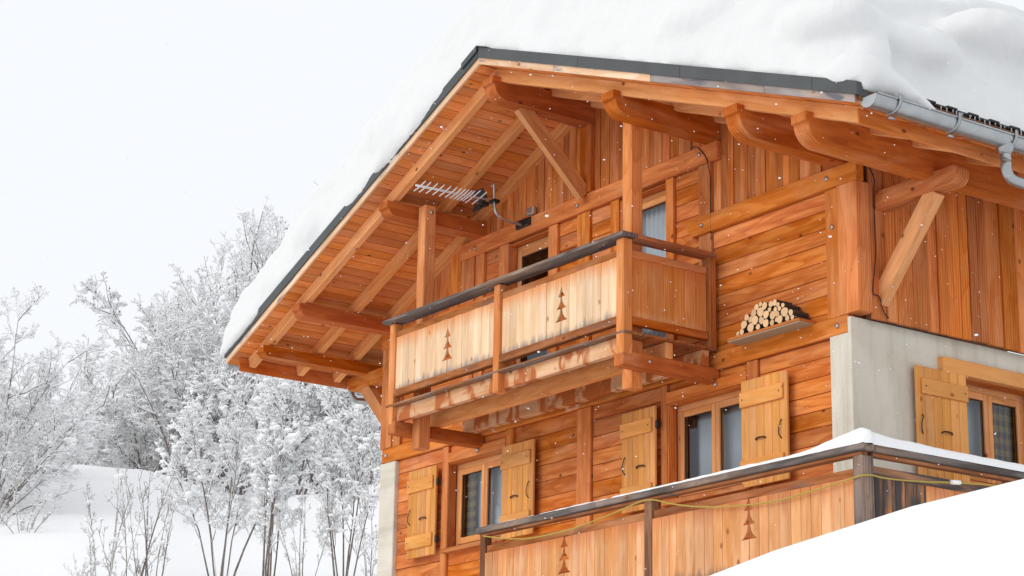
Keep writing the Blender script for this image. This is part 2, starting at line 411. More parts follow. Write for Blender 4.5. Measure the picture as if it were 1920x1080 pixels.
# ---- wall cores with openings
def slab(name, ulo, uhi, zlo, zhi_fn, holes, d0, d1, axis, mat, extra=()):
    """wall slab cut to cells; axis 0: runs on X with depth Y, axis 1: runs on Y with depth X"""
    us_ = sorted(set([ulo, uhi]+[h[0] for h in holes]+[h[1] for h in holes]+list(extra)))
    zs_ = sorted(set([zlo]+[h[2] for h in holes]+[h[3] for h in holes]))
    verts, faces = [], []
    def P(u, d, z): return (u, d, z) if axis == 0 else (d, u, z)
    for i in range(len(us_)-1):
        u0, u1 = us_[i], us_[i+1]
        zz = zs_+[None]
        for j in range(len(zz)-1):
            z0 = zz[j]; z1a = zz[j+1] if zz[j+1] is not None else zhi_fn(u0); z1b = zz[j+1] if zz[j+1] is not None else zhi_fn(u1)
            um, zm = (u0+u1)/2, (z0+min(z1a, z1b))/2
            if any(h[0]-1e-6 < um < h[1]+1e-6 and h[2]-1e-6 < zm < h[3]+1e-6 for h in holes): continue
            k = len(verts)
            for d in (d0, d1): verts += [P(u0, d, z0), P(u1, d, z0), P(u1, d, z1b), P(u0, d, z1a)]
            faces += [[k, k+1, k+2, k+3], [k+7, k+6, k+5, k+4]]+[[k+a, k+4+a, k+4+(a+1) % 4, k+(a+1) % 4] for a in range(4)]
    return mesh(name, verts, faces)
# openings: x0,x1,z0,z1
O_LW = (-7.46, -6.15, -1.36, -.235); O_RW = (-2.965, -1.60, -1.36, -.235)
O_DL = (-6.20, -5.27, .26, 2.44); O_DR = (-3.84, -2.95, .26, 2.44)
O_SW = (1.60, 2.78, -1.36, -.235)
gable = link('gable_wall', slab('gable_wall', -9.0, 0.0, -5.2, lambda x: S(x)+.01, [O_LW, O_RW, O_DL, O_DR], .11, .26, 0, 'inner', [XR]), None, CH, 'inner')
sidew = link('side_wall', slab('side_wall', .2, 10, .17, lambda y: S(.1)-.01, [], .06, .13, 1, 'inner'), None, CH, 'inner')
link('stucco_side_wall', slab('stucco', .116, 10.06, -5.2, lambda y: .165, [O_SW], -.25, .05, 1, 'stucco'), None, CH, 'stucco')
link('stucco_corner', slab('stucco', -.262, .05, -5.2, lambda x: -.001, [], -.005, .116, 0, 'stucco'), None, CH, 'stucco')
link('stucco_corner', slab('stucco', .003, .05, -.001, lambda x: .165, [], -.005, .116, 0, 'stucco'), None, CH, 'stucco')
box('stucco_pier', (-9.09, -8.71), (-.006, .12), (-5.2, -.005), 'stucco', CH, c=.01)
box('stucco_back_wall', (-9.0, -.25), (9.9, 10.05), (-5.2, 1.9), 'stucco', CH, c=.01)
box('left_side_wall', (-9.08, -8.95), (.12, 9.9), (-5.2, 1.95), 'stucco', CH, c=.01)
# dark rooms behind the windows
def room(x, y, z):
    v = [(a, b, c) for a in x for b in y for c in z]
    fs = [[0, 1, 3, 2], [4, 6, 7, 5], [0, 4, 5, 1], [2, 3, 7, 6], [0, 2, 6, 4], [1, 5, 7, 3]]
    bm = bmesh.new(); bm.from_mesh(mesh('r', v, fs)); 
    return bm
def room_obj(x, y, z):
    # floor, ceiling, back and inner side walls as thin slabs
    box('room_floor', x, y, (z[0]-.05, z[0]), 'room', CH, c=0.001)
    box('room_ceiling', x, y, (z[1], z[1]+.05), 'room', CH, c=0.001)
    box('room_partition', x, (y[1], y[1]+.05), z, 'room', CH, c=0.001)
    for xx in x: box('room_partition', (xx-.02, xx+.02), y, z, 'room', CH, c=0.001)
room_obj((-8.6, -4.6), (.3, 4.0), (-2.4, -.05)); room_obj((-4.4, -.32), (.3, 4.0), (-2.4, -.05))
room_obj((-6.9, -2.2), (.3, 4.0), (.2, 2.6))

# ---- cladding
def planks(x, z, y, mat='wall', h=.188, parent=gable, top=None):
    """horizontal planks from z[1] down to z[0]"""
    zt = z[1]
    while zt > z[0]+.02:
        hh = h*(1+jit(.10)); zb = max(zt-hh, z[0])
        if zb-z[0] < .05: zb = z[0]
        yy = y+jit(.005)
        box('plank', (x[0]+.002, x[1]-.002), (yy, yy+.05), (zb+.003, zt-.003), mat, parent, axis=0, c=.005)
        zt = zb
def vboards(x, zb, zt, y, mat='vboard', w=.135, parent=gable):
    xa = x[0]
    while xa < x[1]-.01:
        ww = w*(1+jit(.35)); xb = min(xa+ww, x[1])
        if x[1]-xb < .06: xb = x[1]
        if xa < XR < xb: xb = XR
        yy = y+(.0 if rnd.random() < .55 else -.014)+jit(.003)
        z0 = zb(.5*(xa+xb)) if callable(zb) else zb
        za, zc = zt(xa+.003), zt(xb-.003)
        # board with a sloping head, local X up
        m = Matrix(((0, 0, 1, (xa+xb)/2), (0, 1, 0, yy+.02), (1, 0, 0, z0), (0, 0, 0, 1)))
        hw = (xb-xa)/2-.003
        prism('board', [(0, -hw), (0, hw), (zc-z0, hw), (za-z0, -hw)], .04, m, mat, parent)
        xa = xb
# lower storey
LZ = -2.75
for xs in ((-8.71, -7.60), (-5.99, -4.68), (-4.39, -3.09), (-1.42, -.262)):
    planks(xs, (LZ, -.002), .055)
planks((-7.45, -6.16), (-.10, -.002), .055, h=.1); planks((-2.96, -1.62), (-.10, -.002), .055, h=.1)
planks((-7.45, -6.16), (LZ, -1.40), .055); planks((-2.96, -1.62), (LZ, -1.40), .055)
planks((-8.71, -4.0), (-5.1, LZ), .06, h=.3); planks((-4.0, -.262), (-5.1, LZ), .06, h=.3)
for x in ((-7.59, -7.46), (-6.15, -6.0), (-4.67, -4.40), (-3.08, -2.97), (-1.60, -1.43)):
    box('post', x, (.022, .16), (LZ, -.003), 'beam', CH)
for x in ((-7.458, -6.152), (-2.966, -1.604)):
    box('window_header', x, (.012, .20), (-.232, -.10), 'beam', CH)
    box('window_sill', (x[0]-.03, x[1]+.03), (-.05, .20), (-1.42, -1.362), 'stained2', CH)
# rim beam between storeys
box('rim_beam', (-9.07, 0.0), (0, .11), (.003, .20), 'rim', CH, c=.01)
# upper storey posts and ties
UZ = .205
for x in ((-2.39, -2.17), (-2.98, -2.84), (-4.03, -3.87), (-5.30, -5.11), (-6.38, -6.17), (-6.92, -6.73), (-7.24, -6.95)):
    box('post', x, (.022, .16), (UZ, 2.475), 'beam', CH)
box('post', (-4.70, -4.45), (.022, .16), (UZ, 2.475), 'beam', CH)
box('ridge_post', (-4.60, -4.38), (-.02, .15), (2.70, 3.58), 'purlin', CH)
box('tie_beam', (-7.25, -2.03), (-.002, .12), (2.478, 2.70), 'beam', CH, c=.01)
def tie2(x0, x1, flip):
    L = x1-x0; m = Matrix.Translation(((x0+x1)/2, .055, 1.74)); h = .11
    a = .12
    poly = [(-L/2+a, -h), (L/2, -h), (L/2, h), (-L/2, h), (-L/2, h-.06)] if not flip else [(-L/2, -h), (L/2-a, -h), (L/2, h-.06), (L/2, h), (-L/2, h)]
    prism('tie_beam', poly, .12, m, 'beam', CH, .008)
tie2(-2.60, .185, False); tie2(-9.16, -6.40, True)
for x in ((-.32, -.125), (-8.85, -8.66)): box('post', x, (.022, .14), (UZ, 1.628), 'beam', CH)
for x in ((-.118, .172), (-9.13, -8.86)): box('corner_post', x, (.002, .20), (UZ, 1.628), 'vboard', CH)
box('corner_post', (.0, .172), (.06, .22), (1.86, 2.02), 'beam', CH)
# infill planks, upper storey
for xs in ((-6.725, -6.385), (-5.105, -4.705), (-4.445, -4.035), (-2.835, -2.395)):
    planks(xs, (UZ, 2.475), .062)
for xs in ((-2.165, -.325), (-8.655, -7.245)):
    planks(xs, (UZ, 1.628), .055, h=.185)
# vertical boards in the gable
soff = lambda x: S(x)-.005
vboards((-8.98, -7.25), 1.853, soff, .058); vboards((-7.25, -4.602), 2.703, soff, .058)
vboards((-4.378, -2.03), 2.703, soff, .058); vboards((-2.03, .0), 1.853, soff, .058)
box('board', (-2.165, -2.03), (.058, .098), (1.853, 2.475), 'vboard', gable, axis=2)
# side wall boards (wood face at x=.17)
ya = .205
while ya < 9.9:
    ww = rnd.choice((.13, .15, .2, .24, .14)) if ya < 5 else .5
    xx = .13+rnd.choice((0, .0, .018))+jit(.003)
    box('board', (xx, xx+.04), (ya+.003, ya+ww-.003), (.155+jit(.006), 2.02), 'sideboard', sidew, axis=2, c=.005)
    ya += ww

# ---- purlins and rafters
RB = .155   # rafter depth
def purlin(xc, wdt, ztop, zbot, y0, y1, round_back=False):
    h = ztop-zbot; poly = []
    L = y1-y0
    e = .09; r = h-e
    poly.append((0, h)); poly.append((0, h-e)); poly.append((.035, h-e-.012))
    for k in range(0, 9):
        a = math.pi/2*k/8; poly.append((.035+r*1.05*(1-math.cos(a)), (h-e-.012)*(1-math.sin(a))))
    poly += [(L, 0), (L, h)]
    m = Matrix(((0, -1, 0, xc), (1, 0, 0, y0), (0, 0, 1, zbot), (0, 0, 0, 1)))
    return prism('purlin', poly, wdt, m, 'purlin', CH)
PY0 = -1.50
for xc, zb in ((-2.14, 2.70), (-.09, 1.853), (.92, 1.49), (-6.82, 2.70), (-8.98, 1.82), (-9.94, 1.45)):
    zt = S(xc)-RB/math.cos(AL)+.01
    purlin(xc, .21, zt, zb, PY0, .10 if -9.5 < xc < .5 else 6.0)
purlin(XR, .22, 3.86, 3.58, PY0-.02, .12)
def rafter(y, side, x0=None, x1=None):
    k, a = (KL, AL) if side < 0 else (KR, AR)
    xe = -10.46 if side < 0 else 1.72
    if x1 is not None: xe = x1
    xs = XR if x0 is None else x0
    off = RB/2
    n = Vector((side*math.sin(a), 0, math.cos(a)))
    A = Vector((xs, y, S(xs)))-n*off; B = Vector((xe, y, S(xe)))-n*off
    bar('rafter', A, B, .095, RB, 'rafter', CH, n, .005)
for y in (-1.35, -.58, .02): rafter(y, -1)
for y in (-1.35, -.58, .02): rafter(y, 1)
for y in (.80, 1.6, 2.4, 3.2, 4.0): rafter(y, 1, .06)
# eave boards
box('eave_board', (-10.49, -10.465), (-1.52, 3.0), (1.345, 1.535), 'purlin', CH)
box('eave_board', (1.725, 1.75), (-1.50, 9.0), (1.44, 1.60), 'beam', CH)

# ---- roof deck, soffit boards, verge
rv, rf = [], []
for (x, dz0, dz1) in ((XEL, .026, .195), (XR, .026, .195), (XER, .026, .195)):
    for y in (YV+.02, YB): rv += [(x, y, S(x)+dz0), (x, y, S(x)+dz1)]
for k in (0, 4):
    rf += [[k, k+2, k+6, k+4], [k+1, k+5, k+7, k+3], [k, k+4, k+5, k+1], [k+2, k+3, k+7, k+6]]
rf += [[0, 1, 3, 2], [8, 10, 11, 9]]
ROOF = link('roof', mesh('roof', rv, rf), None, CH, 'inner')
def soffit(side):
    k, a = (KL, AL) if side < 0 else (KR, AR)
    n = Vector((side*math.sin(a), 0, math.cos(a))); t = Vector((side*math.cos(a), 0, -math.sin(a)))
    L = (abs((XEL if side < 0 else XER)-XR))/math.cos(a)
    s = .01; apex = Vector((XR, 0, ZA)); i = 0
    while s < L-.03:
        w = .148+jit(.012); e = min(s+w, L)
        if L-e < .05: e = L
        mid = apex+t*((s+e)/2)+n*.013
        yend = .10 if (side < 0 or mid.x < .0) else 9.0
        if side < 0 and mid.x < -9.0: yend = 3.0
        cuts = [YV+.03]+([-.58] if i % 3 == 1 else ([-1.35] if i % 4 == 2 else []))+[yend]
        for c0, c1 in zip(cuts, cuts[1:]):
            bar('soffit_board', mid+Vector((0, c0+.002, 0)), mid+Vector((0, c1-.002, 0)), (e-s)-.007, .024, 'soffit', ROOF, n, .004)
        s = e; i += 1
soffit(-1); soffit(1)
def verge_run(name, side, xs, y0, y1, dz0, dz1, mat, gap=.006):
    for xa, xb in zip(xs, xs[1:]):
        k = KL if side < 0 else KR
        dx = gap if xb > xa else -gap
        pa, pb = xa, xb-dx
        v = []
        for (x) in (pa, pb):
            for y in (y0, y1): v += [(x, y, S(x)+dz0), (x, y, S(x)+dz1)]
        # local frame along the slope so that grain follows it
        A = Vector((pa, (y0+y1)/2, S(pa)+(dz0+dz1)/2)); B = Vector((pb, (y0+y1)/2, S(pb)+(dz0+dz1)/2))
        m = frame(A, B, (0, 0, 1)); m.translation = A; mi = m.inverted()
        v = [mi @ Vector(p) for p in v]
        me_ = mesh(name, v, [[0, 2, 3, 1], [4, 5, 7, 6], [0, 4, 6, 2], [1, 3, 7, 5], [0, 1, 5, 4], [2, 6, 7, 3]])
        bm = bmesh.new(); bm.from_mesh(me_); bmesh.ops.recalc_face_normals(bm, faces=bm.faces); bm.to_mesh(me_); bm.free()
        link(name, me_, m, ROOF, mat)
verge_run('verge_board', -1, [XR, -6.1, -8.3, XEL+.02], YV, YV+.028, -.004, .085, 'verge')
verge_run('verge_board', 1, [XR, -2.95, -1.2], YV, YV+.028, -.004, .085, 'verge')
verge_run('verge_board', 1, [-1.2, .6, XER-.02], YV, YV+.028, -.004, .085, 'vergegrey')
verge_run('verge_flashing', -1, [XR-.004, -6.35, -8.4, XEL], YV-.022, YV+.13, .077, .212, 'metal')
verge_run('verge_flashing', 1, [XR+.004, -2.47, -.68, 1.305, XER+.03], YV-.022, YV+.13, .077, .212, 'metal')
# ridge cap over the apex
for sd, x1 in ((-1, -4.80), (1, -4.28)):
    verge_run('ridge_cap', sd, [XR, x1], YV-.045, YV+.3, .214, .226, 'metal', 0)
verge_run('ridge_cap_flange', -1, [XR, -4.80], YV-.045, YV-.03, .150, .213, 'metal', 0)
# tiles showing at the right eave
y = -1.5
while y < 5:
    w = .30
    for q, (dy, dw, dz) in enumerate(((0, .15, .0), (.15, .15, .018))):
        box('roof_tile', (XER-.28, XER+.035), (y+dy+.002, y+dy+dw-.002), (S(XER)+.197+dz, S(XER)+.225+dz), 'tile', ROOF, axis=1, c=.008)
    y += w
# eave boarding edge under tiles
box('eave_batten', (XER+.002, XER+.022), (YV+.02, 9), (S(XER)+.02, S(XER)+.19), 'inner', CH)

# ---- gutter on the right eave
GX, GZ, GR = 1.985, 1.625, .112
def halfpipe(name, x, z, r, y0, y1, mat, parent):
    v, fs = [], []; N = 14
    prof = [(x+r*math.cos(math.pi+math.pi*k/N), z+r*math.sin(math.pi+math.pi*k/N)) for k in range(N+1)]
    prof += [(x+r+.012*math.cos(a), z+.004+.012*math.sin(a)) for a in (math.pi*.9, math.pi*.5, 0, -math.pi*.5)]
    inn = [(x+(r-.006)*math.cos(2*math.pi-math.pi*k/N), z+(r-.006)*math.sin(2*math.pi-math.pi*k/N)) for k in range(N+1)]
    prof += inn; n = len(prof)
    for y in (y0, y1): v += [(px, y, pz) for px, pz in prof]
    for k in range(n): fs.append([k, (k+1) % n, n+(k+1) % n, n+k])
    me_ = mesh(name, v, fs, True); o = link(name, me_, None, parent, mat); return o
GUT = halfpipe('gutter', GX, GZ, GR, -1.60, 5.5, 'zinc', CH)
# end cap
N = 14
v = [(GX+GR*math.cos(math.pi+math.pi*k/N), -1.602, GZ+GR*math.sin(math.pi+math.pi*k/N)) for k in range(N+1)]
v += [(a, -1.606, c) for a, b, c in v]
link('gutter_end', mesh('gutter_end', v, [list(range(N+1))[::-1], list(range(N+1, 2*N+2))]+[[k, k+1, N+2+k, N+1+k] for k in range(N)]), None, GUT, 'zinc')
for y in (-1.30, -.50, .30, 1.15, 2.0):
    pts = [(GX+(GR+.012)*math.cos(a), y, GZ+.02+(GR+.012)*math.sin(a)) for a in [math.pi*(1+k/12) for k in range(13)]]
    pts = [(GX-GR-.05, y, GZ+.07)]+pts+[(GX+GR+.012, y, GZ+.05)]
    v, fs = [], []
    for (px, py, pz) in pts:
        v += [(px, py-.018, pz), (px, py+.018, pz)]
    fs = [[2*k, 2*k+1, 2*k+3, 2*k+2] for k in range(len(pts)-1)]
    o = link('gutter_bracket', mesh('gutter_bracket', v, fs, True), None, GUT, 'zinc')
    md = o.modifiers.new('s', 'SOLIDIFY'); md.thickness = .012; md.offset = 1
    tube('bracket_clip', [(GX-.02, y-.02, GZ-GR-.03), (GX-.02, y+.06, GZ-GR-.028)], .016, 'zinc', GUT, 6)
tube('downspout', spline([(GX, .27, GZ-.06), (GX, .27, GZ-.16), (GX, .27, GZ-.31), (GX, .31, GZ-.395), (GX, .42, GZ-.425), (GX-.02, .9, GZ-.43), (GX-.25, 2.2, GZ-.5), (GX-1.7, 3.4, GZ-.8)], 6), .055, 'zinc', GUT, 12)
tube('downspout_funnel', [(GX, .27, GZ-.05), (GX, .27, GZ-.11), (GX, .27, GZ-.17)], [.10, .085, .06], 'zinc', GUT, 14)
# flashing strip closing the verge end
# left gutter and its elbow
GL = halfpipe('gutter', XEL-.09, S(XEL)+.05, .075, -1.5, 6, 'zinc', CH)
tube('downspout', spline([(-10.72, .46, 1.47), (-10.72, .46, 1.38), (-10.71, .50, 1.29), (-10.66, .62, 1.255), (-10.2, 1.1, 1.24), (-9.2, 2.0, 1.1)], 6), .048, 'zinc', GL, 12)

# ---- eave brackets: short log with diagonal brace
def bracket(x0, x1, y, zb):
    sg = 1 if x1 > x0 else -1; L = abs(x1-x0); h = .20
    poly = [(0, 0), (L-.10, 0)]
    poly += [(L-.10+.10*math.sin(a), .10-.10*math.cos(a)) for a in [math.pi/2*k/5 for k in range(1, 6)]]+[(L, h-.03), (L-.03, h), (.10, h), (0, h-.06)]
    m = Matrix(((sg, 0, 0, x0), (0, sg, 0, y), (0, 0, 1, zb), (0, 0, 0, 1)))
    B = prism('bracket', poly, .20, m, 'beam', CH, .015)
    bar('brace', (x0-sg*.04, y, zb-.98), (x0+sg*(L-.38), y, zb+.02), .12, .19, 'rafter', CH, (0, 0, 1), .006)
bracket(.15, 1.34, .36, 1.345)
bracket(-9.05, -10.42, .30, 1.285)
# ridge brace
bar('brace', (XR-.03, -1.00, 3.62), (XR-.03, -.02, 2.68), .095, .20, 'rafter', CH, (0, 0, 1), .006)

# ------------------------------------------------------------------ windows, doors, shutters
def window(o, y=.17, bars=True, cols=2, axis=0, fw=.085, name='window', gap=.02):
    u0, u1, z0, z1 = o
    def B(nm, u, d, z, mat, par, ax=None):
        if axis == 0: return box(nm, u, d, z, mat, par, ax, .004)
        dx = (-d[1]+.0, -d[0]+.0); dx = (.05-d[1], .05-d[0])
        return box(nm, dx, u, z, mat, par, None if ax is None else {0: 1, 2: 2}[ax], .004)
    e = .004
    root = B(name, (u0+e, u1-e), (y, y+.06), (z1-.075, z1-e), 'rafter', CH, 0)      # head of the frame
    B('frame', (u0+e, u0+.06), (y, y+.06), (z0+e, z1-.077), 'rafter', root, 2)
    B('frame', (u1-.06, u1-e), (y, y+.06), (z0+e, z1-.077), 'rafter', root, 2)
    B('frame', (u0+.062, u1-.062), (y, y+.06), (z0+e, z0+.06), 'rafter', root, 0)
    n = cols; w = (u1-u0-.124)/n
    for i in range(n):
        a = u0+.062+i*w; b = a+w
        for (uu, zz, ax) in (((a+.003, a+.068), (z0+.064, z1-.08), 2), ((b-.068, b-.003), (z0+.064, z1-.08), 2),
                             ((a+.07, b-.07), (z0+.064, z0+.145), 0), ((a+.07, b-.07), (z1-.155, z1-.08), 0)):
            B('sash', uu, (y-.012, y+.05), zz, 'rafter', root, ax)
        if axis == 0:
            v = [(a+.06, y+.02, z0+.13), (b-.06, y+.02, z0+.13), (b-.06, y+.02, z1-.14), (a+.06, y+.02, z1-.14)]
        else:
            v = [(.05-y-.02, a+.06, z0+.13), (.05-y-.02, b-.06, z0+.13), (.05-y-.02, b-.06, z1-.14), (.05-y-.02, a+.06, z1-.14)]
        link('pane', mesh('pane', v, [[0, 1, 2, 3]]), None, root, 'glass')
        t = y+.012
        for (uu, zz) in (((a+.069, a+.074), (z0+.146, z1-.156)), ((b-.074, b-.069), (z0+.146, z1-.156))):
            B('seal', uu, (t-.006, t+.006), zz, 'black', root, 2)
        B('seal', (a+.075, b-.075), (t-.006, t+.006), (z1-.163, z1-.157), 'black', root, 0)
    # reveal boards
    for (uu, zz, ax) in (((u0-.001, u0+.012), (z0+.01, z1-.005), 2), ((u1-.012, u1+.001), (z0+.01, z1-.005), 2)):
        B('reveal_board', uu, (.03, y-.014), zz, 'beam', root, ax)
    B('reveal_board', (u0+.013, u1-.013), (.03 if axis == 0 else .004, y-.014), (z1-.012, z1-.001), 'beam', root, 0)
    return root
window(O_LW); window(O_RW); window(O_SW, axis=1)
window(O_DL, cols=1, name='balcony_door'); window(O_DR, cols=1, name='balcony_door')

def shutter(u0, u1, z0, z1, y, hinge, axis=0, handle=True):
    """ledged shutter standing open against the wall; hinge +1 when hinged at u1"""
    def B(nm, u, d, z, mat, par, ax=None, c=.004):
        if axis == 0: return box(nm, u, d, z, mat, par, ax, c)
        return box(nm, (.05-d[1], .05-d[0]), u, z, mat, par, {0: 1, 2: 2}.get(ax), c)
    n = 6; w = (u1-u0)/n; root = None
    for i in range(n):
        o = B('shutter' if i == 0 else 'board', (u0+i*w+.0015, u0+(i+1)*w-.0015), (y-.03+jit(.0015), y), (z0, z1), 'shutter', CH if i == 0 else root, 2, .005)
        if i == 0: root = o
    a, b = (u0+.0, u1-.07) if hinge < 0 else (u0+.07, u1-.0)
    if axis == 0 and hinge < 0: a, b = u0, u1-.05
    if axis == 0 and hinge > 0: a, b = u0, u1-.05
    for zz in ((z1-.30, z1-.13), (z0+.12, z0+.29)):
        B('batten', (a, b), (y-.058, y-.031), zz, 'shutter', root, 0, .006)
        for uu in (a+.05, b-.05): B('screw', (uu-.008, uu+.008), (y-.062, y-.0585), (sum(zz)/2-.008, sum(zz)/2+.008), 'iron', root, 0, .002)
    um = (u0+u1)/2+.05*hinge; zm = z0+.42*(z1-z0)
    # handle and hook
    def P(u, d, z): return (u, d, z) if axis == 0 else (.05-d, u, z)
    tube('handle', [P(um-.08, y-.034, zm), P(um-.06, y-.05, zm+.012), P(um, y-.056, zm+.015), P(um+.06, y-.05, zm+.012), P(um+.08, y-.034, zm)], .009, 'iron', root, 6)
    uh = u0+.07 if hinge > 0 else u1-.09
    tube('hook', [P(uh, y-.036, zm+.16), P(uh+.0, y-.05, zm+.13), P(uh-.03, y-.05, zm+.06), P(uh-.03, y-.05, zm), P(uh, y-.036, zm-.05)], .006, 'iron', root, 6)
    hu = u1+.012 if hinge > 0 else u0-.012
    for zz in (z1-.22, z0+.2):
        B('hinge', (hu-.02, hu+.02), (y-.03, y+.02), (zz-.045, zz+.045), 'iron', root, 2, .006)
    return root
shutter(-8.29, -7.62, -1.41, -.235, -.02, 1); shutter(-6.13, -5.45, -1.41, -.235, -.02, -1)
shutter(-3.71, -3.09, -1.41, -.235, -.02, 1); shutter(-1.62, -.885, -1.41, -.235, -.02, -1)
shutter(.84, 1.60, -1.41, -.235, -.05, 1, 1)
bar('window_header', (.075, 1.265, -.155), (.075, 3.05, -.155), .10, .165, 'shutter', CH, c=.006)
box('window_sill', (-.15, .10), (1.62, 2.77), (-1.41, -1.362), 'beam', CH)

# curtains
def curtain(u0, u1, z0, z1, d, axis, mat, label, cat='curtain', amp=.02, per=.09):
    n = max(6, int((u1-u0)/per*6)); v, fs = [], []
    ox, oz = (u0+u1)/2, z0
    for i in range(n+1):
        u = u0+(u1-u0)*i/n; dd = amp*math.sin(2*math.pi*(u-u0)/per)
        for z in (z0, z1): v.append((u-ox, dd, z-oz) if axis == 0 else (dd, u-ox, z-oz))
    fs = [[2*i, 2*i+2, 2*i+3, 2*i+1] for i in range(n)]
    me_ = mesh('curtain', v, fs, True)
    m = Matrix.Translation((ox, d, oz) if axis == 0 else (d, ox, oz))
    o = link('curtain', me_, m, None, mat); md = o.modifiers.new('s', 'SOLIDIFY'); md.thickness = .004
    return tag(o, label, cat)
M['net'] = simple('grey_net', (.72, .77, .82), .95)
curtain(-7.40, -7.13, -1.34, -.26, .262, 0, 'plaid', 'brown and yellow plaid curtain in the front window farther from the stucco corner', amp=.012)
curtain(-7.42, -6.19, -1.34, -.26, .31, 0, 'net', 'grey net curtain across the front window farther from the stucco corner', amp=.0004)
curtain(-6.75, -6.22, -1.34, -.87, .285, 0, 'whitecloth', 'short white cloth low in the farther front window', amp=.006)  # cloth added to give the pane its white lower part
curtain(-2.92, -2.74, -1.34, -.26, .262, 0, 'darkcloth', 'dark brown curtain edge in the front window nearer the stucco corner', amp=.012)
curtain(-2.93, -1.64, -1.34, -.26, .31, 0, 'net', 'grey net curtain across the front window nearer the stucco corner', amp=.0004)
curtain(2.30, 2.74, -1.34, -.26, -.215, 1, 'plaid', 'brown and yellow plaid curtain in the stucco side wall window', amp=.012)
curtain(1.63, 2.3, -1.34, -.26, -.29, 1, 'net', 'grey net curtain in the stucco side wall window', amp=.0004)
curtain(-3.80, -2.99, .3, 2.40, .29, 0, 'whitecloth', 'white curtain behind the balcony door beside the tall post')

# ------------------------------------------------------------------ balcony
BX0, BX1, BYF = -6.83, -2.06, -1.30
DZ = .232
BAL = box('balcony', (BX0-.03, BX1+.02), (-1.34, -1.20), (DZ-.028, DZ), 'deck', CH, axis=0)      # front deck board
y = -1.195
while y < -.02:
    yy = min(y+.14, -.01); box('deck_board', (BX0-.02+jit(.01), BX1+.03+jit(.02)), (y+.004, yy-.004), (DZ-.028, DZ-.001), 'railwood', BAL, axis=0); y += .145
box('fascia_joist', (BX0+.10, BX1-.10), (-1.255, -1.165), (.018, DZ-.030), 'stained', BAL)
box('joist', (BX0+.02, BX1-.02), (-.72, -.62), (.018, DZ-.030), 'rafter', BAL)
box('joist', (BX0+.02, BX1-.02), (-.20, -.10), (.018, DZ-.030), 'stained', BAL)
for xa in (-2.245, -6.82):
    o = box('cantilever_beam', (xa, xa+.165), (-1.32, .05), (-.145, .016), 'purlin', BAL, axis=1, c=.01)
    tube('bolt', [(xa+.168, -.95, -.06), (xa+.18, -.95, -.06)], .022, 'steel', BAL, 8)
# tall posts carrying the purlins
for xa, xb in ((-2.42, -2.255), (-6.645, -6.48)):
    box('tall_post', (xa, xb), (-1.07, -.90), (-.33, 2.86 if xa < -5 else 2.80), 'post', BAL, axis=2, c=.012)
tube('bolt', [(-6.47, -.98, 2.76), (-6.455, -.98, 2.76)], .025, 'steel', BAL, 8)
# railing posts
for x0 in (BX0, -4.525, -2.19):
    box('railing_post', (x0, x0+.13 if x0 > -3 else x0+.115), (-1.335 if x0 > -6 else -1.33, -1.20), (-.03 if x0 < -3 else -.02, 1.285), 'post', BAL, axis=2, c=.012)
box('railing_post', (-2.19, -2.06), (-.10, -.003), (.22, 1.30), 'railwood', BAL, axis=2)
# caps
box('rail_cap', (BX0-.08, BX1+.06), (-1.395, -1.17), (1.292, 1.335), 'grey', BAL, axis=0)
box('rail_cap', (BX1-.155, BX1+.055), (-1.168, -.02), (1.288, 1.332), 'railwood', BAL, axis=1)
for xa, xb in ((BX0+.118, -4.53), (-4.405, -2.195)):
    box('top_rail', (xa, xb), (-1.295, -1.245), (1.09, 1.175), 'railwood', BAL, axis=0)
    box('bottom_rail', (xa, xb), (-1.325, -1.235), (.325, .415), 'railwood', BAL, axis=0)
box('top_rail', (BX1-.09, BX1-.04), (-1.195, -.105), (1.09, 1.175), 'post', BAL, axis=1)
box('bottom_rail', (BX1-.10, BX1-.02), (-1.195, -.105), (.325, .415), 'purlin', BAL, axis=1)
TREE = [(0, .005), (.135, .005), (.135, .098), (.160, .060), (.20, .028), (.255, .014), (.258, .076), (.285, .045), (.325, .018), (.372, .010), (.375, .056), (.405, .030), (.44, .012), (.475, .0)]
def tree_board(name, ua, ub, zb, zt, tree_z, side, d, th, mat, parent, axis=0, sc=1.0):
    """board with half of a fir tree cut from one edge; side +1: cut on its right edge"""
    hw = (ub-ua)/2; L = zt-zb; cz = L/2
    prof = [(tree_z-zb+p[0]*sc-cz, p[1]*sc) for p in TREE]
    prof[0] = (-cz, prof[0][1])
    if tree_z-zb+TREE[0][0]*sc > .26: prof[0] = (tree_z-zb-cz, prof[0][1])
    if side > 0: poly = [(-cz, -hw)]+[(p[0], hw-p[1]) for p in prof]+[(cz, hw), (cz, -hw)]
    else: poly = [(-cz, hw)]+[(p[0], -hw+p[1]) for p in prof]+[(cz, -hw), (cz, hw)]
    m = Matrix(((0, 0, 1, (ua+ub)/2), (0, 1, 0, d), (1, 0, 0, (zb+zt)/2), (0, 0, 0, 1)))
    return prism(name, poly, th, m, mat, parent)
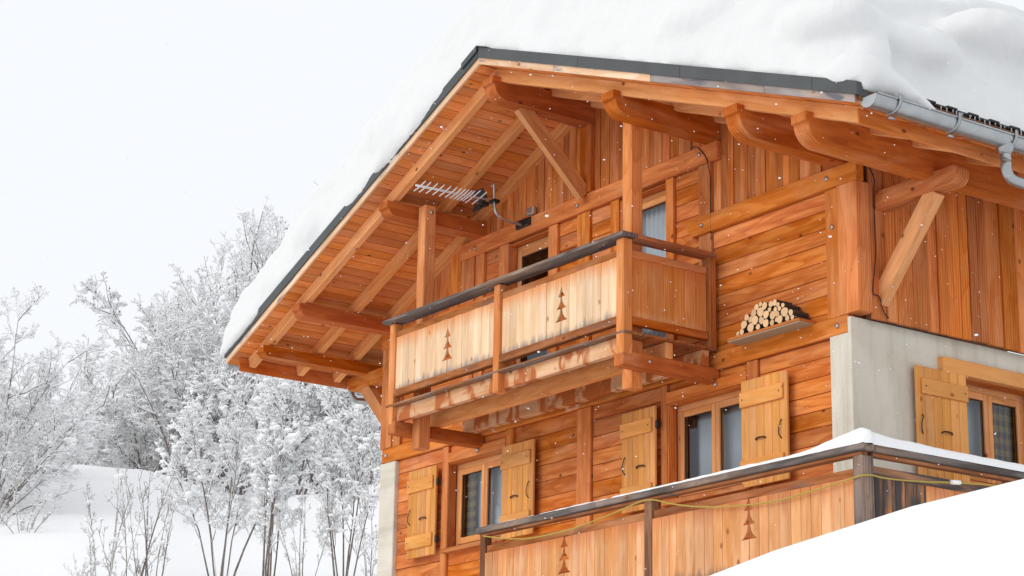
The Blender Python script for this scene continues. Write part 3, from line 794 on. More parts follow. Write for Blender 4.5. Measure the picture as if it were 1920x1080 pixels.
def panel(x0, x1, zb, zt, tx, tz, d, mat, parent, w0=.145, th=.02, sc=1.2):
    nl = max(1, round((tx-x0)/w0)); nr = max(1, round((x1-tx)/w0))
    edges = [x0+(tx-x0)*i/nl for i in range(nl+1)]+[tx+(x1-tx)*i/nr for i in range(1, nr+1)]
    edges = [e if (i in (0, nl-1, nl, nl+1, len(edges)-1)) else e+jit(.018) for i, e in enumerate(edges)]
    for i in range(len(edges)-1):
        a, b = edges[i]+.0015, edges[i+1]-.0015; dd = d+jit(.003)
        if i == nl-1: tree_board('panel_board', a, b, zb, zt, tz, 1, dd, th, mat, parent, sc=sc)
        elif i == nl: tree_board('panel_board', a, b, zb, zt, tz, -1, dd, th, mat, parent, sc=sc)
        else: box('panel_board', (a, b), (dd-th/2, dd+th/2), (zb, zt), mat, parent, axis=2, c=.004)
panel(BX0+.12, -4.535, .405, 1.10, -5.55, .42, -1.285, 'panel', BAL)
panel(-4.40, -2.20, .405, 1.10, -3.24, .42, -1.285, 'panel', BAL)
yy = -1.19
for i in range(7):
    box('panel_board', (BX1-.082, BX1-.056), (yy+.002, yy+.153), (.41, 1.095), 'spanel', BAL, axis=2, c=.004); yy += .1555

# ------------------------------------------------------------------ terrace in front of the lower storey
TX0, TX1, TYF, TZ = -4.72, 1.48, -1.30, -1.585
TER = box('terrace', (TX0, TX1), (TYF-.05, TYF+.08), (-2.70, -2.665), 'deck', CH, axis=0)
y = TYF+.085
while y < -.02: box('deck_board', (TX0, TX1), (y+.004, min(y+.14, -.01)), (-2.70, -2.667), 'deck', TER, axis=0); y += .145
y = .02
while y < 6: box('deck_board', (.06, TX1), (y+.004, y+.136), (-2.70, -2.667), 'deck', TER, axis=0); y += .145
box('joist', (TX0+.05, TX1-.05), (TYF-.01, TYF+.08), (-2.9, -2.702), 'stained2', TER); box('joist', (TX0+.05, TX1-.05), (-.3, -.2), (-2.9, -2.702), 'stained2', TER)
box('rail_cap', (TX0-.05, TX1+.055), (TYF-.06, TYF+.10), (TZ-.07, TZ), 'grey', TER, axis=0, c=.01)
box('rail_cap', (TX1-.105, TX1+.053), (TYF+.102, 6.0), (TZ-.072, TZ-.002), 'grey', TER, axis=1, c=.01)
box('rail_underside', (TX0, TX1-.0), (TYF-.03, TYF+.06), (TZ-.105, TZ-.072), 'railwood', TER, axis=0)
box('rail_underside', (TX1-.07, TX1+.02), (TYF+.1, 6.0), (TZ-.107, TZ-.074), 'railwood', TER, axis=1)
box('railing_post', (TX0+.01, TX0+.11), (TYF-.03, TYF+.07), (-4.9, TZ-.107), 'darkpost', TER, axis=2)
box('railing_post', (-1.70, -1.585), (TYF-.035, TYF+.07), (-4.9, TZ-.107), 'darkpost', TER, axis=2)
box('railing_post', (TX1-.10, TX1+.025), (TYF-.055, TYF+.11), (-4.9, TZ-.109), 'greypost', TER, axis=2, c=.012)
for y in (1.0, 3.2): box('railing_post', (TX1-.08, TX1+.01), (y-.055, y+.055), (-4.9, TZ-.109), 'darkpost', TER, axis=2)
for xa, xb in ((TX0+.112, -1.702), (-1.583, TX1-.102)):
    box('top_rail', (xa, xb), (TYF-.005, TYF+.045), (-1.895, -1.80), 'railwood', TER, axis=0)
    box('bottom_rail', (xa, xb), (TYF-.02, TYF+.045), (-2.62, -2.53), 'greypost', TER, axis=0)
box('top_rail', (TX1-.05, TX1-.0), (TYF+.112, .944), (-1.895, -1.78), 'greyboard', TER, axis=1)
box('top_rail', (TX1-.05, TX1-.0), (1.056, 3.14), (-1.895, -1.78), 'greyboard', TER, axis=1)
panel(TX0+.115, -1.705, -2.60, -1.89, -3.09, -2.45, TYF-.02, 'tpanel', TER, .14)
panel(-1.58, TX1-.105, -2.60, -1.89, -.08, -2.45, TYF-.02, 'tpanel', TER, .14)
yy = TYF+.115
while yy < 3.1:
    w = .145+jit(.03)
    box('panel_board', (TX1-.012, TX1+.014), (yy+.002, yy+w-.002), (-2.62, -1.885), 'greyboard' if yy < -.6 else 'tpanel', TER, axis=2, c=.004); yy += w

# ------------------------------------------------------------------ shelf and firewood
SHX0, SHX1 = -1.66, -.52
SH = box('shelf', (SHX0, SHX1), (-.205, .05), (.205, .235), 'beam', CH, axis=0, c=.004)
M['shelfunder'] = simple('shelf_ply', (.42, .33, .22), .9)
box('shelf_board', (SHX0+.001, SHX1+.002), (-.198, .048), (.190, .2045), 'shelfunder', SH, axis=0, c=.003)
def unit_log():
    N = 12; v, fs = [], []
    for y in (0, 1):
        for k in range(N):
            a = 2*math.pi*k/N; rr = 1+.06*math.sin(3*a+1); v.append((rr*math.cos(a), y, rr*math.sin(a)))
    fs = [list(range(N)), list(range(2*N-1, N-1, -1))]+[[(k+1) % N, k, N+k, N+(k+1) % N] for k in range(N)]
    me_ = mesh('log', v, fs); me_.materials.append(M['bark']); me_.materials.append(M['logend'])
    for i, p in enumerate(me_.polygons): p.material_index = 1 if i < 2 else 0
    bm = bmesh.new(); bm.from_mesh(me_); bmesh.ops.recalc_face_normals(bm, faces=bm.faces); bm.to_mesh(me_); bm.free(); return me_
LOG = unit_log(); rl = random.Random(5); placed = []
def top_limit(x):
    t = (x-(-1.60))/(.98); return .235+.31*(1-abs(2*t-1.12)**2.3) if 0 < t < 1.06 else .235
for it in range(6000):
    r = rl.choice((.026, .034, .042, .048, .054)); x = rl.uniform(-1.57+r, -.585-r)
    # lowest resting height at this x
    z = .235+r
    for (px, pz, pr) in placed:
        dx = abs(px-x)
        if dx < pr+r: z = max(z, pz+math.sqrt(max((pr+r)**2-dx*dx, 0)))
    if z+r*.7 > top_limit(x): continue
    # prefer well nested spots
    sup = sum(1 for (px, pz, pr) in placed if math.hypot(px-x, pz-z) < pr+r+.006)
    if z > .235+r+1e-4 and sup < 2 and it < 5600: continue
    placed.append((x, z, r+.0015))
for (x, z, r) in placed:
    m = Matrix.Translation((x, -.195+rl.uniform(-.012, .012), z)) @ Matrix.Rotation(rl.uniform(0, 6.28), 4, 'Y') @ Matrix.Diagonal((r*rl.uniform(.88, 1.06), .23, r*rl.uniform(.88, 1.06), 1))
    tag(link('firewood_log', LOG, m), 'round cut firewood log stacked on the small wall shelf', 'log', 'firewood logs on the shelf')

# ------------------------------------------------------------------ antenna
AX = -5.80
AN = empty('antenna', (AX, -.10, 2.70)); tag(AN, 'snow-dusted comb-shaped television aerial on a bent steel mast under the gable', 'antenna')
tube('boom', [(AX, -.55, 2.842), (AX, -1.66, 2.807)], .014, 'alu', AN, 6)
ex = Vector((math.cos(math.radians(13)), 0, math.sin(math.radians(13))))
for i, yy in enumerate((-1.60, -1.52, -1.42, -1.32, -1.22, -1.13, -1.06, -1.00, -.95, -.90, -.86, -.80, -.70)):
    c = Vector((AX, yy, 2.842+(yy+.55)*.0315)); L = .135 if i < 11 else .17
    tube('element', [c-ex*L, c-ex*.02+Vector((0, 0, -.006)), c+ex*.02+Vector((0, 0, -.006)), c+ex*L], .008, 'alu', AN, 5)
for sg in (1, -1):
    bar('reflector', (AX-.10, -.60+.02*sg, 2.845+.02*sg), (AX-.10, -.66, 2.845+.14*sg), .22, .012, 'black', AN, (0, 1, 0), .002)
box('junction_box', (AX-.05, AX+.05), (-.70, -.58), (2.745, 2.80), 'black', AN)
tube('mast', spline([(AX, -.48, 3.08), (AX, -.475, 2.95), (AX, -.47, 2.80), (AX, -.44, 2.70), (AX, -.36, 2.645), (AX, -.22, 2.62), (AX, -.03, 2.615)], 5), .019, 'steel', AN, 8)
box('mast_clamp', (AX-.06, AX+.06), (-.52, -.42), (2.815, 2.86), 'black', AN)
box('wall_plate', (AX-.14, AX+.16), (-.035, -.003), (2.58, 2.69), 'black', AN)
box('junction_box', (AX+.12, AX+.26), (-.05, .0), (2.705, 2.80), 'steel', AN)
tube('lead', spline([(AX, -.64, 2.766), (AX, -.48, 2.755), (AX, -.32, 2.745), (AX+.05, -.12, 2.70), (AX+.15, -.05, 2.72)], 5), .006, 'yellow', AN, 5)

# ------------------------------------------------------------------ cables and rope
tag(tube('cable', spline([(-2.469, -.012, 2.715), (-2.383, -.015, 2.712), (-2.280, -.015, 2.625), (-2.196, -.015, 2.511), (-2.16, -.01, 2.381), (-2.150, -.0, 2.272), (-2.150, 0.0, 1.953), (-2.15, .0, 1.60)], 4), .0065, 'black', None, 6),
    'black cable looping down over the end of the upper tie beam', 'cable')
tag(tube('cable', spline([(.195, .091, 1.9), (.195, .182, 1.80), (.215, .235, 1.668), (.19, .245, 1.548), (.19, .245, 1.309), (.190, .245, 1.068), (.19, .245, .837), (.195, .212, .645), (.19, .190, .420), (.195, .27, .392), (.195, .312, .271), (.195, .371, .2), (.16, .470, .171)], 4), .0065, 'black', None, 6),
    'black cable running down the side boards behind the diagonal brace', 'cable')
ROPE = [(-4.585, -1.372, -1.70), (-4.212, -1.372, -1.771), (-3.746, -1.372, -1.835), (-3.247, -1.372, -1.843), (-2.813, -1.372, -1.828), (-2.161, -1.372, -1.758), (-1.61, -1.372, -1.695), (-1.193, -1.372, -1.794), (-.775, -1.372, -1.879), (-.291, -1.372, -1.939), (.329, -1.372, -1.977), (.994, -1.372, -1.943), (1.40, -1.375, -1.91), (1.515, -1.372, -1.90), (1.53, -1.25, -1.885), (1.53, -1.109, -1.891), (1.53, -.831, -1.881), (1.53, -.477, -1.852), (1.53, -.188, -1.821), (1.53, .254, -1.787), (1.53, .9, -1.745)]
tag(tube('rope', spline(ROPE, 5), .0085, 'yellow', None, 6), 'thin yellow cord strung along the lower terrace railing', 'rope')
tag(tube('cable_coupling', [(1.545, -.22, -1.823), (1.545, -.10, -1.813)], .022, 'twigsnow', None, 8), 'small white coupling on the yellow cord of the terrace', 'coupling')
# bolts on the timber frame
for (x, z, y) in ((-2.33, 2.60, -.01), (-4.66, 2.585, -.01), (-6.9, 2.57, -.01), (-.25, 1.745, -.012), (-2.3, 1.735, -.012), (-.21, 1.2, .015), (-.15, .10, -.008), (-8.95, .10, -.008), (-8.95, 1.74, -.01), (-6.75, -.165, .0), (-2.1, -.165, .0)):
    tube('bolt', [(x, y+.012, z), (x, y-.012, z)], .024, 'steel', CH, 8)

# ------------------------------------------------------------------ snow on the roof
def fbm(x, y, z, o=4):
    return noise.fractal(Vector((x, y, z)), 1.0, 2.0, o)
def roof_snow():
    sv, sf = [], []
    xs_ = np.concatenate([np.linspace(XEL-.09, XR, 50), np.linspace(XR, XER+.10, 54)[1:]]); ys_ = np.linspace(YV-.07, YB, 90)
    nx, ny = len(xs_), len(ys_)
    def warp(x, y):
        # the slab's plan: held back from the eave over most of its length
        ex1 = XER-.02+.10*(1-smooth(y, -1.25, -.85))+.05*fbm(y*.9, 5, 0)
        if x > XR: x = XR+(x-XR)*(ex1-XR)/(XER+.10-XR)
        ey0 = YV-.05+(.04*fbm(x*.9, 9.2, 0)+.05*fbm(x*.33, 2.2, 4) if x < XR-.6 else .055)
        return x, YB-(YB-y)*(YB-ey0)/(YB-YV+.07)
    for top in (0, 1):
        for y in ys_:
            for x in xs_:
                X, Y = warp(x, y)
                if top:
                    T = 1.04+.08*fbm(X*.4, Y*.4, 3.1)
                    if X > XR: T += .22*smooth(X, -1, 1.6)+.30*smooth(X, -.5, 1.2)*smooth(Y, -1.2, 1.5)+.45*smooth(X, -1.5, .8)*smooth(Y, .8, 3.2)
                    else: T -= .38*smooth(-X, 8.9, 10.6)
                    # the faces bulge below the crest and lean back
                    if y == ys_[0]: Y += .16
                    sv.append((X-.75*smooth(X, .8, 1.95)*(1 if Y > -1.2 else .4)+(.14 if x == xs_[0] else 0), Y, S(X)+.19+T))
                else: sv.append((X, Y, S(X)+.13))
    for q in range(len(sv)//2, len(sv)):     # the corner over the gutter is rounded off in plan
        X, Y, Zq = sv[q]; k = smooth(X, .3, 1.9)*smooth(-Y, -.9, 1.6); sv[q] = (X-.25*k, Y+.55*k, Zq-.08*k)
    n = nx*ny
    for j in range(ny-1):
        for i in range(nx-1):
            a = j*nx+i; sf += [[a, a+nx, a+nx+1, a+1], [n+a, n+a+1, n+a+nx+1, n+a+nx]]
    for i in range(nx-1):
        sf += [[i, i+1, n+i+1, n+i], [(ny-1)*nx+i+1, (ny-1)*nx+i, n+(ny-1)*nx+i, n+(ny-1)*nx+i+1]]
    for j in range(ny-1):
        a = j*nx; b = a+nx-1; sf += [[a+nx, a, n+a, n+a+nx], [b, b+nx, n+b+nx, n+b]]
    bm = bmesh.new(); bm.from_mesh(mesh('slab', sv, sf))
    def ball(c, r):
        res = bmesh.ops.create_icosphere(bm, subdivisions=3, radius=1)
        for q in res['verts']: q.co = Vector((c[0]+q.co.x*r[0], c[1]+q.co.y*r[1], c[2]+q.co.z*r[2]))
    for c, r in (((1.70, -1.50, 1.98), (.26, .20, .17)), ((1.82, -1.42, 1.93), (.17, .22, .19)), ((1.88, -1.18, 1.85), (.15, .24, .15)), ((1.93, -.96, 1.76), (.11, .22, .12)), ((1.975, -.72, 1.68), (.08, .22, .075)), ((1.99, -.46, 1.65), (.075, .12, .065)),
                 ((1.3, .9, 3.05), (.5, .7, .30)), ((1.2, 2.2, 3.0), (.6, .6, .3)), ((1.35, -.3, 2.6), (.4, .6, .3)), ((1.1, -1.25, 2.75), (.6, .4, .3)), ((-.5, -1.40, 3.35), (.7, .3, .3)), ((-6.6, -1.5, 3.7), (.5, .24, .3)), ((-8.6, -1.5, 2.9), (.5, .25, .35))):
        ball(c, r)
    me_ = bpy.data.meshes.new('roof_snow'); bm.to_mesh(me_); bm.free()
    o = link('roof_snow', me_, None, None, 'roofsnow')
    m = o.modifiers.new('remesh', 'REMESH'); m.mode = 'VOXEL'; m.voxel_size = .055; m.use_smooth_shade = True
    m = o.modifiers.new('soft', 'SMOOTH'); m.factor = .5; m.iterations = 14
    for sz, st in ((1.5, .20), (.55, .10), (.22, .035)):
        tx_ = bpy.data.textures.new('lumps', 'CLOUDS'); tx_.noise_scale = sz; tx_.noise_depth = 2
        m = o.modifiers.new('lumps', 'DISPLACE'); m.texture = tx_; m.strength = st; m.mid_level = .5; m.texture_coords = 'GLOBAL'
    tag(o, 'metre-deep blanket of snow lying over the chalet roof', kind='stuff')
roof_snow()

# icicles at the tile edge
ri = random.Random(3)
for i in range(34):
    y = -.55+i*.075+ri.uniform(-.02, .02); L = ri.uniform(.03, .10)
    v = [(.008*math.cos(a), .008*math.sin(a), 0) for a in [2*math.pi*k/5 for k in range(5)]]+[(0, 0, -L)]
    me_ = mesh('icicle', v, [[k, 5, (k+1) % 5] for k in range(5)]+[[0, 1, 2, 3, 4]], True)
    tag(link('icicle', me_, Matrix.Translation((XER+.05, y, S(XER)+.20)), None, 'ice'), 'tiny icicle hanging from the tile edge above the gutter', 'icicle', 'icicles above the gutter')

# snow on the terrace railing
def ridge(name, path, mat, parent=None):
    """path: (point, half width, height, across)"""
    v, fs = [], []; N = 9
    for (p, hw, h, ac) in path:
        for k in range(N):
            a = math.pi*k/(N-1); cx = math.cos(a); 
            q = Vector(p)+Vector(ac)*(hw*(abs(cx)**.7)*(1 if cx > 0 else -1)); q.z += h*math.sin(a)**.75; v.append(q)
    n = len(path)
    for i in range(n-1):
        for k in range(N-1): a = i*N+k; fs.append([a, a+1, a+N+1, a+N])
    fs += [list(range(N)), list(range((n-1)*N, n*N))[::-1]]
    me_ = mesh(name, v, fs); bm = bmesh.new(); bm.from_mesh(me_); bmesh.ops.recalc_face_normals(bm, faces=bm.faces); bm.to_mesh(me_); bm.free(); me_.shade_smooth()
    return link(name, me_, None, parent, mat)
path = []
for i in range(120):
    t = i/119; x = TX0-.04+(TX1-.02-TX0)*t
    h = .008+.045*t+.012*fbm(x*3, 0, 1)+.10*smooth(x, .55, TX1)
    if -2.35 < x < -2.25 or -3.62 < x < -3.56: h *= .4
    path.append(((x, TYF+.015+.008*fbm(x*4, 2, 2), TZ-.004), .066+.006*fbm(x*5, 1, 1), max(h, .004), (0, 1, 0)))
cx, cy = TX1-.03, TYF+.015
for k in range(1, 8):
    a = k/8*math.pi/2; path.append(((cx+.05*math.sin(a), cy+.05*(1-math.cos(a)), TZ-.004), .075, .165-.004*k, (-math.sin(a)*.9, math.cos(a), 0)))
for i in range(110):
    t = i/109; y = TYF+.07+7.2*t
    h = .09+.05*math.exp(-t*18)+.012*fbm(y*2.5, 3, 1); path.append(((TX1-.025, y, TZ-.006), .078+.008*fbm(y*4, 1, 5), h, (-1, 0, 0)))
tag(ridge('railing_snow', path, 'snow'), 'smooth ridge of snow lying along the lower terrace rail', kind='stuff')
sv, sf = [], []
tx = np.linspace(TX0+.05, TX1-.08, 60); ty = np.linspace(TYF+.12, -.02, 14)
for y in ty:
    for x in tx: sv.append((x, y, -2.66+.25*min(1, (x-TX0)*4+.1)+.05*fbm(x*.9, y*.9, 2)))
for j in range(len(ty)-1):
    for i in range(len(tx)-1): a = j*len(tx)+i; sf.append([a, a+1, a+len(tx)+1, a+len(tx)])
tag(link('terrace_snow', mesh('terrace_snow', sv, sf, True), None, None, 'snow'), 'snow lying on the deck of the lower terrace', kind='stuff')

#TREES
# ------------------------------------------------------------------ trees under snow
def tube_arrays(P, R, k):
    """P (B,n,3) centre lines, R (B,n) radii -> verts, quads"""
    B, n, _ = P.shape
    T = np.gradient(P, axis=1); T /= np.linalg.norm(T, axis=2, keepdims=True)+1e-9
    ref = np.where(np.abs(T[..., 2:3]) > .9, np.array([1., 0, 0]), np.array([0, 0, 1.]))
    A = np.cross(T, ref); A /= np.linalg.norm(A, axis=2, keepdims=True)+1e-9
    C = np.cross(T, A)
    an = 2*np.pi*np.arange(k)/k
    V = P[:, :, None, :]+R[:, :, None, None]*(A[:, :, None, :]*np.cos(an)[:, None]+C[:, :, None, :]*np.sin(an)[:, None])
    idx = np.arange(B*n*k).reshape(B, n, k)
    a = idx[:, :-1, :]; b = np.roll(a, -1, 2); d = idx[:, 1:, :]; c = np.roll(d, -1, 2)
    return V.reshape(-1, 3), np.stack([a, b, c, d], -1).reshape(-1, 4)
def np_mesh(name, parts, mat):
    vs_, fs_, off = [], [], 0
    for v, f in parts: vs_.append(v); fs_.append(f+off); off += len(v)
    v = np.concatenate(vs_).astype(np.float32); f = np.concatenate(fs_).astype(np.int32)
    me_ = bpy.data.meshes.new(name); me_.vertices.add(len(v)); me_.vertices.foreach_set('co', v.ravel())
    me_.loops.add(f.size); me_.loops.foreach_set('vertex_index', f.ravel())
    me_.polygons.add(len(f)); me_.polygons.foreach_set('loop_start', np.arange(0, f.size, 4, dtype=np.int32))
    me_.update(calc_edges=True); me_.validate(); me_.materials.append(M[mat]); me_.shade_smooth(); return me_
def unit(v): return v/(np.linalg.norm(v, axis=-1, keepdims=True)+1e-9)
def branch_level(rs, P, L, count, tlo, thi, ang, lenf, n, wig, up, fall=.5, ex=.85):
    """children of the centre lines P (B,n,3); returns lines, lengths"""
    B, m, _ = P.shape
    ch = np.repeat(np.arange(B), count); t = tlo+(thi-tlo)*rs.uniform(size=len(ch))**ex
    f = t*(m-1); i = np.minimum(f.astype(int), m-2); w = (f-i)[:, None]
    base = P[ch, i]*(1-w)+P[ch, i+1]*w; tan = unit(P[ch, i+1]-P[ch, i])
    rnd_ = unit(rs.normal(size=(len(ch), 3))); side = unit(np.cross(tan, rnd_))
    a = np.radians(rs.uniform(ang[0], ang[1], len(ch)))[:, None]
    d = unit(tan*np.cos(a)+side*np.sin(a)+np.array([0, 0, up]))
    ln = L[ch]*lenf*(1-fall*t)*rs.uniform(.55, 1.2, len(ch))
    Q = np.zeros((len(ch), n, 3)); Q[:, 0] = base; dd = d
    for k in range(1, n):
        dd = unit(dd+rs.normal(size=dd.shape)*wig+np.array([0, 0, up*.35])); Q[:, k] = Q[:, k-1]+dd*(ln/(n-1))[:, None]
    return Q, ln
VHT = {}
def clumps(rs, C, R):
    """small faceted lumps of snow (squashed octahedra, one ring more) at C"""
    ring = np.array([[math.cos(a), math.sin(a), 0] for a in np.arange(6)*math.pi/3])
    tpl = np.concatenate([[[0, 0, -.45]]*1, ring*[1, 1, 0]+[0, 0, -.12], ring*[.72, .72, 0]+[0, 0, .38], [[0, 0, .62]]])
    q = []
    for k in range(6):
        k2 = (k+1) % 6; q += [[0, 1+k2, 1+k, 1+k], [1+k, 1+k2, 7+k2, 7+k], [7+k, 7+k2, 13, 13]]
    # quads only: split caps as pairs of neighbouring triangles
    q = [[1+k, 1+(k+1) % 6, 7+(k+1) % 6, 7+k] for k in range(6)]+[[0, 1+(k+2) % 6, 1+(k+1) % 6, 1+k] for k in (0, 2, 4)]+[[13, 7+k, 7+(k+1) % 6, 7+(k+2) % 6] for k in (0, 2, 4)]
    n = len(tpl); V = tpl[None]*R[:, None, None]*(1+rs.uniform(-.3, .3, (len(C), n, 1)))*np.array([1.15, 1.15, .8])+C[:, None]
    F = np.array(q)[None]+(np.arange(len(C))*n)[:, None, None]
    return V.reshape(-1, 3), F.reshape(-1, 4)
def make_tree(seed, H, stems, c1, c2, c3, spread=.25, low=.25, snow=1.0, r0=.05, lumps=.5, l1=.55, up1=.35, wide=.45):
    rs = np.random.RandomState(seed); n0 = 9
    # stems fan out from the foot and end on a domed crown
    az = np.arange(stems)*2.4+rs.uniform(-.4, .4, stems); th = spread*np.sqrt((np.arange(stems)+.4)/stems)
    d = np.stack([np.cos(az)*np.sin(th), np.sin(az)*np.sin(th), np.cos(th)], -1)
    ea, eb, ec = wide*H, .50*H, .50*H          # ellipsoid: half width, half height, centre height
    A_ = (d[:, 0]**2+d[:, 1]**2)/ea**2+d[:, 2]**2/eb**2; B_ = -2*d[:, 2]*ec/eb**2; C0 = ec**2/eb**2-1
    hs = np.maximum((-B_+np.sqrt(np.maximum(B_*B_-4*A_*C0, 0)))/(2*A_), .25*H)*rs.uniform(.80, .95, stems)
    P0 = np.zeros((stems, n0, 3)); P0[:, 0] = d*[.10, .10, 0]; P0[:, 0, 2] = -.4
    d = unit(d*[.55, .55, 1]+rs.normal(size=d.shape)*.05)
    for k in range(1, n0):
        d = unit(d*[1.07, 1.07, 1]+rs.normal(size=d.shape)*.05); P0[:, k] = P0[:, k-1]+d*((hs+.4)/(n0-1))[:, None]
    tt = np.linspace(0, 1, n0); R0 = (r0*rs.uniform(.7, 1.1, stems))[:, None]*(1-.9*tt**1.5)[None]
    P1, L1 = branch_level(rs, P0, hs, c1, low, .98, (28, 60), l1, 7, .13, up1, .22, .62)
    P2, L2 = branch_level(rs, P1, L1, c2, .15, 1.0, (25, 60), .50, 5, .16, .12)
    P3, L3 = branch_level(rs, P2, L2, c3, .15, 1.0, (25, 60), .62, 4, .18, .05)
    R1 = np.clip(.012*L1/1.2, .006, .03)[:, None]*np.linspace(1.2, .4, 7)[None]
    R2 = np.full((len(P2), 5), .0055)*np.linspace(1.1, .6, 5); R3 = np.full((len(P3), 4), .0042)*np.linspace(1, .7, 4)
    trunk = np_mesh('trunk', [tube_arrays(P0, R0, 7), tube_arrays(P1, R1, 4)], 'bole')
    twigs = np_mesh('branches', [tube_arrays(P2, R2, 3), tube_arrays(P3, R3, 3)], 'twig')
    sn = []
    for P, R, hgt in ((P1, R1, .020), (P2, R2, .0165), (P3, R3, .0135)):
        T = unit(np.gradient(P, axis=1)); flat = np.clip(1.15-np.abs(T[..., 2]), .12, 1)
        keep = rs.uniform(size=len(P)) < min(1, .55+.45*snow)
        h = (hgt*snow*flat*rs.uniform(.5, 1.6, (len(P), 1)))*(1+.5*np.sin(np.arange(P.shape[1])*2.1+rs.uniform(0, 6, (len(P), 1))))
        Q = P.copy(); Q[..., 2] += R+h*.55
        sn.append(tube_arrays(Q[keep], (h+R*.55)[keep], 4))
    if snow < 2:
        # thin line of snow stuck on the stems
        Q = P0.copy(); Q[..., 0] += R0*.55; Q[..., 1] -= R0*.35
        sn.append(tube_arrays(Q, R0*.55*(.5+.5*rs.uniform(size=R0.shape)), 4))
    allp = np.concatenate([P2.reshape(-1, 3), P3.reshape(-1, 3)])
    m = int(len(P2)*lumps)
    if m > 0:
        c = allp[rs.randint(0, len(allp), m)]; sn.append(clumps(rs, c+[0, 0, .02], rs.gamma(2.2, .017, m)+.018))
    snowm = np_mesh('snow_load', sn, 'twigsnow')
    VHT[seed] = float(np.percentile(P3[..., 2], 99.7)); return trunk, twigs, snowm
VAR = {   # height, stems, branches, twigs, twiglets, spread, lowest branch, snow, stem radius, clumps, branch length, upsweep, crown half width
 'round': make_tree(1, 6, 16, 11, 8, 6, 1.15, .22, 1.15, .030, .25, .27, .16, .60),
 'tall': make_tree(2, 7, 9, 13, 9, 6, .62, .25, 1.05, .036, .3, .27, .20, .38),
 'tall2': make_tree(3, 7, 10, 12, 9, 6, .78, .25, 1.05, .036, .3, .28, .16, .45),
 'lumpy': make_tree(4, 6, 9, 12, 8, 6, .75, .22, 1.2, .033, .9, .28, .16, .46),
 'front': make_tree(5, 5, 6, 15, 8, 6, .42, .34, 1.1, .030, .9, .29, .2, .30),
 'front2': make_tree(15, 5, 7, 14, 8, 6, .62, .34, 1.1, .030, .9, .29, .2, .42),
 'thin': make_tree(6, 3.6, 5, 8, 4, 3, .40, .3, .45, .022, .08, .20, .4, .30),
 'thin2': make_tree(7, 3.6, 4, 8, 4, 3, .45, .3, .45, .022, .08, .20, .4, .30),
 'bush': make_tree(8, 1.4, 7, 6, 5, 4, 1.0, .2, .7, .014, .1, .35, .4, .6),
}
VH = dict(zip(VAR, [VHT[k] for k in (1, 2, 3, 4, 5, 15, 6, 7, 8)]))
def plant(kind, u, v, H, rot, name, label, cat='tree', group=None, wide=1.0):
    z = float(ground(u, v)); s = H/VH[kind]
    m = Matrix.Translation(wpos(u, v, z)) @ Matrix.Rotation(rot, 4, 'Z') @ Matrix.Diagonal((s*wide, s*wide, s, 1))
    e = link(name, None, m); e.empty_display_size = .3
    for nm, me_ in zip(('trunk', 'branches', 'snow_load'), VAR[kind]):
        o = link(nm, me_, m, e)
        if nm != 'trunk': o['kind'] = 'stuff'
    return tag(e, label, cat, group)
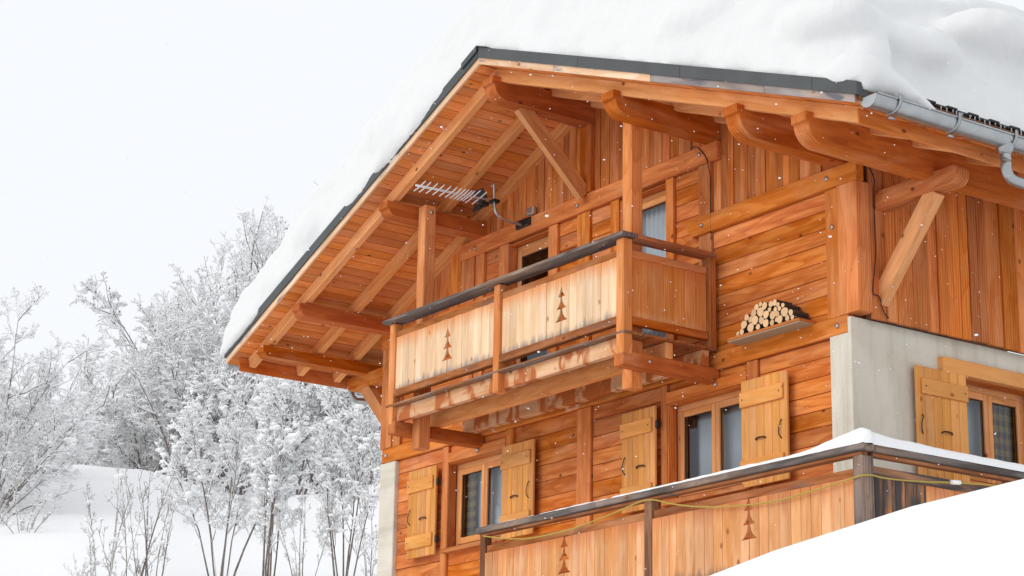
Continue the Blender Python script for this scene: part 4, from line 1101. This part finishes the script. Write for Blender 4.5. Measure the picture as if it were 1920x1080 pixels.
TREES = [
('round', -12.99, 52.0, 5.38, 0.3, 'snowy_tree', 'big round snow-covered tree at the far left edge of the picture', 'tree', None, 1.00),
('round', -14.70, 54.0, 4.66, 2.0, 'snowy_tree', 'snow-covered tree partly cut off by the left edge behind the big round one', 'tree', None, 1.00),
('round', -12.93, 57.0, 3.50, 4.1, 'snowy_tree', 'lower snow-covered tree on the sloping shoulder of the big round one', 'tree', None, 1.00),
('round', -12.41, 51.0, 3.12, 5.2, 'snowy_tree', 'low spreading snow-covered tree with drooping boughs above the small bush', 'tree', None, 1.20),
('lumpy', -12.79, 62.0, 1.79, 2.5, 'snowy_tree', 'low white tree at the crest beside the big round one', 'tree', None, 1.20),
('tall', -13.13, 68.0, 4.43, 1.0, 'snowy_tree', 'pale snow-covered tree at the low gap of the treeline', 'tree', None, 1.20),
('tall2', -11.88, 66.0, 5.37, 2.2, 'snowy_tree', 'rounded snow-covered tree just right of the treeline gap', 'tree', None, 1.10),
('tall', -11.13, 67.0, 6.90, 3.0, 'snowy_tree', 'snow-covered tree rising left of the bare-topped tall one', 'tree', None, 1.10),
('round', -10.08, 64.0, 5.27, 3.9, 'snowy_tree', 'spreading snow-covered tree in front of the rising one at centre left', 'tree', None, 0.90),
('tall2', -9.43, 63.0, 6.47, 0.5, 'snowy_tree', 'snow-covered tree with dark upright stem below the roof corner', 'tree', None, 1.00),
('tall', -8.98, 66.0, 10.32, 4.0, 'tall_snowy_tree', 'tallest snow-covered tree with bare twigs reaching over the snowy eave', 'tree', None, 0.80),
('tall2', -8.55, 70.0, 12.57, 5.0, 'tall_snowy_tree', 'tall snow-covered tree mostly hidden behind the snowy eave', 'tree', None, 0.85),
('lumpy', -8.64, 62.0, 5.01, 1.4, 'snowy_tree', 'bushy snow-covered tree directly below the roof corner', 'tree', None, 1.10),
('lumpy', -7.53, 62.0, 5.38, 2.6, 'snowy_tree', 'clump-laden tree under the left eave behind the twin stems', 'tree', None, 1.10),
('lumpy', -6.40, 62.0, 5.36, 3.8, 'snowy_tree', 'clump-laden tree under the middle of the left eave', 'tree', None, 1.15),
('lumpy', -5.35, 62.0, 5.12, 0.2, 'snowy_tree', 'clump-laden tree close behind the straight dark stem', 'tree', None, 1.15),
('lumpy', -4.30, 62.0, 4.71, 5.1, 'snowy_tree', 'clump-laden tree against the chalet corner', 'tree', None, 1.10),
('lumpy', -3.17, 62.0, 4.38, 1.1, 'snowy_tree', 'snow-covered tree mostly hidden behind the chalet', 'tree', None, 1.10),
('lumpy', -11.01, 64.0, 4.02, 4.6, 'snowy_tree', 'snow-covered tree at the foot of the slope left of centre stems', 'tree', None, 1.05),
('front2', -5.66, 42.0, 4.61, 0.9, 'leaning_tree', 'snow-laden tree with stems leaning left in front of the wood', 'tree', None, 0.85),
('front', -4.64, 41.0, 5.01, 2.4, 'twin_stem_tree', 'snow-laden tree with dark twin stems below the eave', 'tree', None, 0.75),
('front', -3.08, 40.0, 4.93, 3.3, 'slender_tree', 'slender snow-laden tree with straight dark stem beside the chalet', 'tree', None, 0.70),
('thin', -7.05, 37.0, 2.85, 0.4, 'sapling', 'thin bare sapling with forked stems left of the stem cluster', 'tree', None, 1.00),
('thin2', -6.74, 38.0, 2.91, 1.9, 'sapling', 'thin upright sapling in the middle of the snow field', 'tree', None, 0.80),
('thin', -6.34, 38.0, 3.10, 3.6, 'sapling', 'dark-stemmed sapling nearest the leaning tree', 'tree', None, 0.80),
('thin', -3.76, 39.0, 2.56, 2.2, 'sapling', 'thin sapling between the twin stems and the slender tree', 'tree', None, 0.70),
('thin2', -2.65, 41.0, 2.42, 0.7, 'sapling', 'thin sapling against the grey corner pier', 'tree', None, 0.70),
('bush', -11.07, 48.5, 1.15, 1.3, 'bush', 'small bare bush standing alone in the snow field', 'bush', None, 1.0),
('bush', -11.99, 49.6, 0.70, 1.3, 'bush', 'small bush cut off by the left edge of the picture', 'bush', None, 1.0),
('bush', -8.68, 43.2, 0.47, 1.3, 'bush', 'tiny twiggy bush at the bottom edge of the snow field', 'bush', None, 1.0),
]
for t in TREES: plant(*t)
rt = random.Random(21)
for i in range(32):
    v = rt.uniform(76, 120); u = rt.uniform(-.26, -.02)*v
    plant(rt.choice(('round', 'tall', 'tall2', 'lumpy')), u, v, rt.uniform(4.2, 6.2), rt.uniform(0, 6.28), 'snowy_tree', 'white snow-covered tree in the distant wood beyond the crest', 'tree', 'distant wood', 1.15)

# ------------------------------------------------------------------ falling snow
rf_ = np.random.RandomState(9); NF = 1700
vv_ = 10+17*rf_.uniform(size=NF)**.7; uu_ = rf_.uniform(-.26, .26, NF)*vv_; ee = rf_.uniform(.12, .42, NF)*vv_
C_ = np.array(CAM)[None]+vv_[:, None]*np.array(FW)[None]+uu_[:, None]*np.array(RT)[None]; C_[:, 2] += ee
ok = ~((C_[:, 1] > -.1) & (C_[:, 0] < .3)) & ~((C_[:, 1] > -1.75) & (C_[:, 0] < 2.1) & (C_[:, 2] > ZA-.39*np.abs(C_[:, 0]-XR)-.1))
C_ = C_[ok]; rr = rf_.gamma(2.5, .0016, len(C_))+.0035
fv, ff = clumps(rf_, C_*[1, 1, .6], rr*.5); fv[:, 2] /= .6
fl = np_mesh('falling_snow', [(fv, ff)], 'twigsnow')
tag(link('falling_snow', fl), 'small snowflakes drifting through the air in front of the house', kind='stuff')
